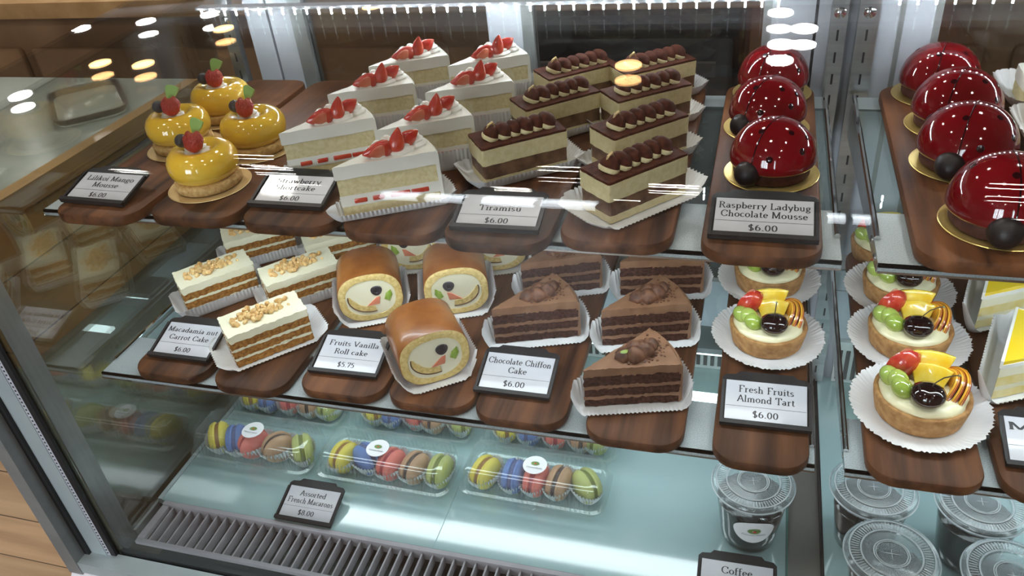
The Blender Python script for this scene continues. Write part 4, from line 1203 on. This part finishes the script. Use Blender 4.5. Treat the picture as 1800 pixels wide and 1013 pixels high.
# -- fruit tarts -----------------------------------------------------------------------
def tart(v):
    g = random.Random(v)
    t = thing('fruit_tart', 'x', 'tart', (0, 0, 0), 0, 'fresh fruit tarts')
    MB().lathe([(.0360, 0), (.0400, .0012), (.0428, .0150), (.0436, .0225), (.0428, .0242), (.0402, .0245), (.0385, .0225), (.036, .017)], 52).jit(.00025, 2).build('tart_shell', M['tart'], t, 60)
    MB().lathe([(.0388, .0180), (.0392, .0235), (.037, .0275), (.030, .0300), (.015, .0310), (.001, .0312)], 44, fr=lambda q, z, a: (q * (1 + .018 * sin(7 * a) + .012 * sin(12 * a + 1)), z + .0008 * sin(9 * a))).build('custard', M['custard'], t, 60)
    # strawberry half, standing at the back
    s = MB(); half_berry(s, (-.021, .016, .0415), (rad(-14), rad(-16 + 6 * v), rad(205)), 1.75)
    s.build('strawberry_half', M['straw'], t, 60)
    s2 = MB().at((-.0205, .0135, .042), (rad(74), rad(18), rad(24))); s2.prism([(.0125 * cos(a) * (1 if sin(a) < 0 else .8), .0165 * sin(a)) for a in [TAU * i / 16 for i in range(16)]], -.0004, .0012, .0004); s2.M = None
    s2.build('strawberry_cut_face', M['straw_in'], t)
    # pineapple chunks
    for k, (x, y, z, rx, rz, w) in enumerate(((.002, .021, .0425, 62, 4, 1.1), (.004, .007, .0370, 50, -6, .95))):
        p = MB().at((x, y, z), (rad(rx), 0, rad(rz)))
        w *= .0195
        p.prism(dense([(-w * .62, -.011), (w * .62, -.011), (w * 1.0, .009), (w * .5, .0115), (0, .0125), (-w * .5, .0115), (-w * 1.0, .009)], .004), -.0045, .0045, .0012).jit(.0004, k); p.M = None
        p.build('pineapple_chunk', M['pine'], t, 50)
    # three halved grapes
    for k, (x, y, z) in enumerate(((-.0305, .0010, .0345), (-.0235, -.0060, .0370), (-.0195, -.0155, .0360))):
        b = MB().at((x, y, z), (rad(20), rad(-15), rad(40))); b.ball((0, 0, 0), (.0092, .0112, .0095), 18, 10); b.M = None
        b.build('grape_half', M['grape'], t, 80)
    # fanned peach slices with a red skin, standing along the rim
    for k in range(3):
        a0, a1, rho, h = -42 + 6 * k, 62 - 2 * k, .0235 + .0052 * k, .0165 - .0012 * k
        rs, sk = [], []
        for i in range(15):
            u = i / 14
            a = rad(a0 + (a1 - a0) * u)
            q = .0290 + h * sin(pi * u) ** .7 + .004 * u
            lean = .10 * (q - .029)
            c_, s_ = cos(a), sin(a)
            rs.append([((rho - .0024) * c_, (rho - .0024) * s_, .0285), ((rho + .0020) * c_, (rho + .0020) * s_, .0285), ((rho + .0016 + lean) * c_, (rho + .0016 + lean) * s_, q), ((rho - .0012 + lean) * c_, (rho - .0012 + lean) * s_, q)])
            sk.append([((rho + .0026) * c_, (rho + .0026) * s_, .0284), ((rho + .0026 + lean) * c_, (rho + .0026 + lean) * s_, q - .0012), ((rho + .0006 + lean) * c_, (rho + .0006 + lean) * s_, q + .0005), ((rho + .0004 + lean) * c_, (rho + .0004 + lean) * s_, q - .0004), ((rho + .0018) * c_, (rho + .0018) * s_, .0284)])
        pp = MB().rings(rs).build('peach_slice', M['peach'], t, 50)
        MB().rings(sk).build('peach_skin', M['peach_skin'], pp, 60)
    c = MB()
    rs = []
    for j in range(1, 12):
        a = pi * j / 12 - pi / 2
        rr = .0146 * cos(a)
        rs.append([(.002 + rr * 1.08 * cos(q), -.0235 + rr * sin(q), .0395 + .0128 * sin(a) - (.0032 * max(0, sin(a)) ** 3 * (1 - .3 * abs(cos(q))))) for q in [TAU * i / 24 for i in range(24)]])
    c.rings(rs).build('cherry', M['cherry'], t, 80)
    if v == 0:
        path = [(.002, -.0228, .0475), (.0022, -.0215, .055), (.0030, -.0200, .066)]
    else:
        path = [(.003, -.0228, .0475), (.006, -.0205, .0525), (.012, -.0175, .0575), (.0205, -.0145, .0600), (.0245, -.0135, .0602)]
    st = MB().tube(path, .0006, 6).build('cherry_stem', M['stem'], t)
    MB().ball(path[-1], .0013, 8, 6).build('stem_tip', M['stem_tip'], t)
    return t
ta, tb = tart(0), tart(1)
TA = [(0, .030, .797, 8, 1.0, 'fruit tart with an upright cherry stem, behind its price card'), (0, .029, .917, 2, 1.0, 'fruit tart behind the upright stemmed one, cut by shelf'),
      (1, .182, .700, -8, 1.06, 'fruit tart frontmost in the row of four, its cherry stem bent over'), (1, .183, .815, 0, 1.02, 'fruit tart second in the row of four'),
      (1, .183, .914, 4, 1.0, 'fruit tart third in the row of four, cut by the upper shelf'), (0, .172, 1.004, 10, .95, 'fruit tart last in the row of four, between the shelf ends')]
used = set()
for v, x, y, a, s, lab in TA:
    src = (ta, tb)[v]
    o = src if v not in used else dup(src, (0, 0, 0), 0, lab)
    used.add(v)
    o.location = (x, y, LZ + .0010); o.rotation_euler = (0, 0, rad(a)); o.scale = (s, s, s); o['label'] = lab
    if not lab.startswith('fruit tart last'): put_liner('round', x, y, LZ, rad(a * 3), 'fluted paper under ' + lab, 'paper under fruit tarts', s)

# ------------------------------------------------------------------ macarons
FL = dict(yellow=('m_yellow', 'f_gold'), blue=('m_blue', 'f_blue'), pink=('m_pink', 'f_red'), brown=('m_brown', 'f_dark'), green=('m_green', 'f_green'))
def macaron(c):
    sm, fm = FL[c]
    t = thing('macaron', 'x', 'macaron', (0, 0, 0), 0, 'macarons in clear boxes')
    R_ = .0235
    for s in (-1, 1):                                    # axis along x, so the macaron stands on its rim
        sh_ = MB()
        prof = [(R_ * .98, .0030), (R_ * 1.02, .0040), (R_ * 1.02, .0056), (R_ * .99, .0060), (R_ * .97, .0085), (R_ * .86, .0118), (R_ * .6, .0142), (R_ * .3, .0151), (.0003, .0153)]
        g = random.Random(3)
        sh_.at((0, 0, R_), (0, s * pi / 2, 0)).lathe(prof, 40, fr=lambda q, z, a: (q * (1 + (.012 * sin(23 * a + z * 900) if z < .0061 else 0)), z)); sh_.M = None
        sh_.build('shell', M[sm], t, 60)
    f = MB().at((0, 0, R_), (0, pi / 2, 0)); f.lathe([(R_ * .90, -.0034), (R_ * .95, 0), (R_ * .90, .0034)], 32); f.M = None
    f.build('filling', M[fm], t, 60)
    return t
cup = MB()
def cupring(r, z, w):
    return [((r + w * sin(34 * TAU * i / 136)) * cos(TAU * i / 136) * .70, (r + w * sin(34 * TAU * i / 136)) * sin(TAU * i / 136) * 1.06, z) for i in range(136)]
cup.rings([cupring(.001, .0004, 0), cupring(.0140, .0004, 0), cupring(.0160, .001, .0004), cupring(.0215, .010, .0008), cupring(.0268, .020, .0014), cupring(.0285, .0255, .0017)], cap1=False)
cup0 = cup.build('macaron_cup', M['paper'], None, 60)
protos = {c: macaron(c) for c in FL}
used_m, used_cup = set(), False

def macaron_box():
    t = thing('macaron_box', 'x', 'clear box', (0, 0, 0), 0, 'clear boxes of macarons')
    w, d = .198, .078
    lo = [rrect(w - .016, d - .016, .012, 5), rrect(w - .014, d - .014, .012, 5), rrect(w - .008, d - .008, .014, 5), rrect(w, d, .016, 5), rrect(w + .008, d + .008, .018, 5), rrect(w + .008, d + .008, .018, 5)]
    zs = [.0006, .002, .016, .0185, .0185, .0200]
    MB().rings([[(x, y, z) for x, y in q] for q, z in zip(lo, zs)], cap1=False).build('tray', M['pet'], t, 30)
    hi = [rrect(w + .009, d + .009, .018, 5), rrect(w - .001, d - .001, .016, 5), rrect(w - .006, d - .006, .015, 5), rrect(w - .012, d - .012, .014, 5), rrect(w - .017, d - .017, .013, 5), rrect(w - .030, d - .030, .010, 5)]
    zh = [.0206, .0210, .043, .0505, .0520, .0520]
    MB().rings([[(x, y, z) for x, y in q] for q, z in zip(hi, zh)], cap0=False).build('lid', M['pet'], t, 30)
    rb = MB()
    for k in range(26):
        x = -w / 2 + .016 + k * (w - .032) / 25
        for s in (-1, 1):
            rb.tube([(x, s * (d / 2 - .0025), .024), (x, s * (d / 2 - .0052), .040)], .0009, 5)
    rb.build('fluting', M['pet'], t, 40)
    MB().prism(rrect(.026, .012, .003, 3, 0, -d / 2 - .006), .0187, .0204, .0004).build('closing_tab', M['pet'], t, 0)
    return t
def sticker_parts(t, loc, rot, r, bent=0):
    def P(x, y):
        return (x, y, 0) if not bent else (bent * math.sin(x / bent), y, bent * math.cos(x / bent) - bent)
    m = MB().at(loc, rot)
    n = 36
    m.rings([[P(r * q * cos(TAU * i / n), r * q * sin(TAU * i / n)) for i in range(n)] for q in (1, .66, .33, .02)], cap0=False)
    m.M = None
    st = m.build('sticker', M['sticker'], t, 60)
    lg = MB().at(loc, rot)
    g = random.Random(4)
    up = .0003
    for k in range(14):
        a = TAU * k / 14
        rr = r * .30
        cx, cy = rr * .62 * cos(a) * 1.25, r * .14 + rr * .62 * sin(a) * .8
        pts = [P(cx + rr * .42 * cos(a + TAU * i / 8) * (1.2 if i % 4 == 0 else .6), cy + rr * .30 * sin(a + TAU * i / 8)) for i in range(8)]
        lg.add([(p[0], p[1], p[2] + up + k * .00002) for p in pts], [tuple(range(8))])
    rd = [P(r * .10 * cos(TAU * i / 10) + r * .02, r * .12 + r * .085 * sin(TAU * i / 10)) for i in range(10)]
    lg.add([(p[0], p[1], p[2] + up * 2.2) for p in rd], [tuple(range(10))], 1)
    lg.M = None
    lg.build('emblem', [M['logo_green'], M['logo_red']], st, 0)
    wr = MB()
    write(wr, 'Patisserie Nanako', 0, -r * .40, r * .16, width=r * 1.35, z=up * 2, w=.10, thin=.05, slant=.25)
    wr.v = [tuple((lambda q: (q[0], q[1], q[2] + z))(P(x, y))) for x, y, z in wr.v]
    mm_ = Matrix.Translation(loc) @ __import__('mathutils').Euler(rot).to_matrix().to_4x4()
    wr.v = [tuple(mm_ @ Vector(p)) for p in wr.v]
    wr.build('writing', M['ink_grey'], st, 0)
bx = macaron_box()
BX = [(-.684, .727, -1, 'front row box beside the end pane', (-.756, -.725, -.692, -.650, -.612), (28, 24, -34, -40, 32), True),
      (-.470, .727, -1, 'front row box in the middle', (-.541, -.508, -.466, -.429, -.392), (-16, 62, -18, -20, -6), True),
      (-.255, .738, -1, 'front row box nearer the coffee cup', (-.327, -.287, -.255, -.222, -.186), (-22, -3, -8, -12, 46), True),
      (-.684, .826, 0, 'rear row box beside the end pane', (-.755, -.724, -.688, -.650, -.613), (20, 10, 24, 12, -12), False),
      (-.470, .829, 0, 'rear row box in the middle', (-.540, -.508, -.472, -.436, -.398), (30, 8, 40, -8, 30), False),
      (-.254, .831, 0, 'rear row box nearer the coffee cup', (-.326, -.286, -.250, -.212, -.184), (20, -6, 12, 10, -20), False)]
for i, (x, y, a, where, xs_, yaws, stk) in enumerate(BX):
    lab = 'clear plastic box of five macarons, ' + where
    o = bx if i == 0 else dup(bx, (0, 0, 0), 0, lab)
    o.location = (x, y, ZD + .0003); o.rotation_euler = (0, 0, rad(a)); o['label'] = lab
    for c, mx, yw in zip(FL, xs_, yaws):
        ml = '%s macaron in the %s' % (c, where)
        q = protos[c] if c not in used_m else dup(protos[c], (0, 0, 0), 0, ml)
        used_m.add(c)
        q.location = (mx, y, ZD + .0022); q.rotation_euler = (rad(6), rad(4), rad(yw)); q['label'] = ml
        k = cup0 if not used_cup else cup0.copy()
        if used_cup: COL.objects.link(k)
        used_cup = True
        k.location = (mx, y, ZD + .0018); k.rotation_euler = (0, 0, rad(yw))
        tag(k, 'paper cup under the ' + ml, 'paper cup', 'paper cups under macarons')
for i, o in enumerate([q for q in bpy.data.objects if q.name.startswith('macaron_box') and q.parent is None]):
    if 'front row' in o['label']:
        sticker_parts(o, (-.012 if o.location.x > -.6 and o.location.x < -.4 else (-.002 if o.location.x < -.6 else .002), -.002, .0527), (0, 0, 0), .0165)

# ------------------------------------------------------------------ cups of coffee jelly
def coffee_cup(fill):
    t = thing('coffee_jelly_cup', 'x', 'cup', (0, 0, 0), 0, 'lidded cups of coffee jelly')
    prof = [(.0005, .001), (.031, .001), (.0335, .0035), (.0355, .020), (.0440, .088), (.0462, .0895), (.0462, .093)]
    MB().lathe(prof, 48, cap0=False, cap1=False).build('clear_cup', M['cup_clear'], t, 40)
    hf = .020 + (.088 - .020) * fill
    rf = .0350 + (.0440 - .0355) * fill
    MB().lathe([(.0300, .0018), (.0330, .0045), (.0350, .020), (rf, hf - .001), (rf - .001, hf), (.0005, hf)], 44).build('coffee_jelly', M['jelly'], t, 50)
    MB().lathe([(.0474, .0885), (.0486, .0885), (.0486, .0945), (.0474, .0965), (.0440, .0970), (.0425, .0952), (.0330, .0952), (.0320, .0962), (.0300, .0962), (.0292, .0948), (.0190, .0948), (.0182, .0956), (.0165, .0956), (.0158, .0946), (.0005, .0946)], 56, cap0=False, cap1=False).build('lid', M['lid_clear'], t, 30)
    rg = MB()
    for k in range(72):
        a = TAU * k / 72
        rg.tube([(.0335 * cos(a), .0335 * sin(a), .0957), (.0418 * cos(a), .0418 * sin(a), .0957)], .00055, 4)
    rg.box((-.006, -.0003, .0948), (.006, .0003, .0954)).box((-.0003, -.006, .0948), (.0003, .006, .0954))
    for rr, zz, tr in ((.0435, .0970, .0009), (.0315, .0962, .0009), (.0183, .0956, .0007), (.0163, .0956, .0005), (.0487, .0915, .0011)):
        rg.lathe([(rr - tr, zz), (rr, zz + tr), (rr + tr, zz), (rr, zz - tr)], 56, cap0=False, cap1=False)
    rg.build('lid_ribs', M['lid_rib'], t, 40)
    return t
cu = coffee_cup(.70)
CU = [(.029, .722, 8, 'coffee jelly cup with the white oval sticker, alone on the wide deck'), (.166, .739, 0, 'coffee jelly cup behind the divider plate, under the edge of the tart shelf'),
      (.177, .644, 0, 'coffee jelly cup frontmost beside the divider plate, its whole round lid showing'), (.281, .739, 0, 'coffee jelly cup deeper in, under the mango cake shelf'), (.294, .640, 0, 'coffee jelly cup at the picture edge, cut off')]
for i, (x, y, a, lab) in enumerate(CU):
    o = cu if i == 0 else dup(cu, (0, 0, 0), 0, lab)
    o.location = (x, y, ZD + .0003); o.rotation_euler = (0, 0, rad(a)); o['label'] = lab
mst = MB()
def cupsurf(u, v, off):
    """u, v: metres round and up the cup wall, from a point facing the customer"""
    z = .049 + v
    r = .0355 + (z - .020) / .068 * .0085 + off
    a = -pi / 2 + u / .040
    return (r * cos(a), r * sin(a), z)
n = 40
oval = [[((.0255 * q) * cos(TAU * i / n), (.0185 if sin(TAU * i / n) > 0 else .0235) * q * sin(TAU * i / n)) for i in range(n)] for q in (1, .75, .5, .25, .02)]
st = mst.rings([[cupsurf(u, v, .0006) for u, v in q] for q in oval], cap0=False).build('sticker', M['sticker'], cu, 60)
em = MB()
for k in range(16):
    a = TAU * k / 16
    cx, cy = .0052 * cos(a), .0015 + .0034 * sin(a)
    em.add([cupsurf(cx + .0030 * cos(a + TAU * i / 8) * (1.1 if i % 4 == 0 else .55), cy + .0018 * sin(a + TAU * i / 8), .0010 + k * .00003) for i in range(8)], [tuple(range(8))])
em.add([cupsurf(.0005 + .0022 * cos(TAU * i / 10), .0012 + .0018 * sin(TAU * i / 10), .0018) for i in range(10)], [tuple(range(10))], 1)
em.build('emblem', [M['logo_green'], M['logo_red']], st, 0)
wr = write(MB(), 'Patisserie Nanako', 0, -.0078, .0030, width=.030, z=0, w=.10, thin=.05, slant=.3)
wr.v = [cupsurf(x, y, .0011) for x, y, z in wr.v]
wr.build('writing', M['ink_grey'], st, 0)
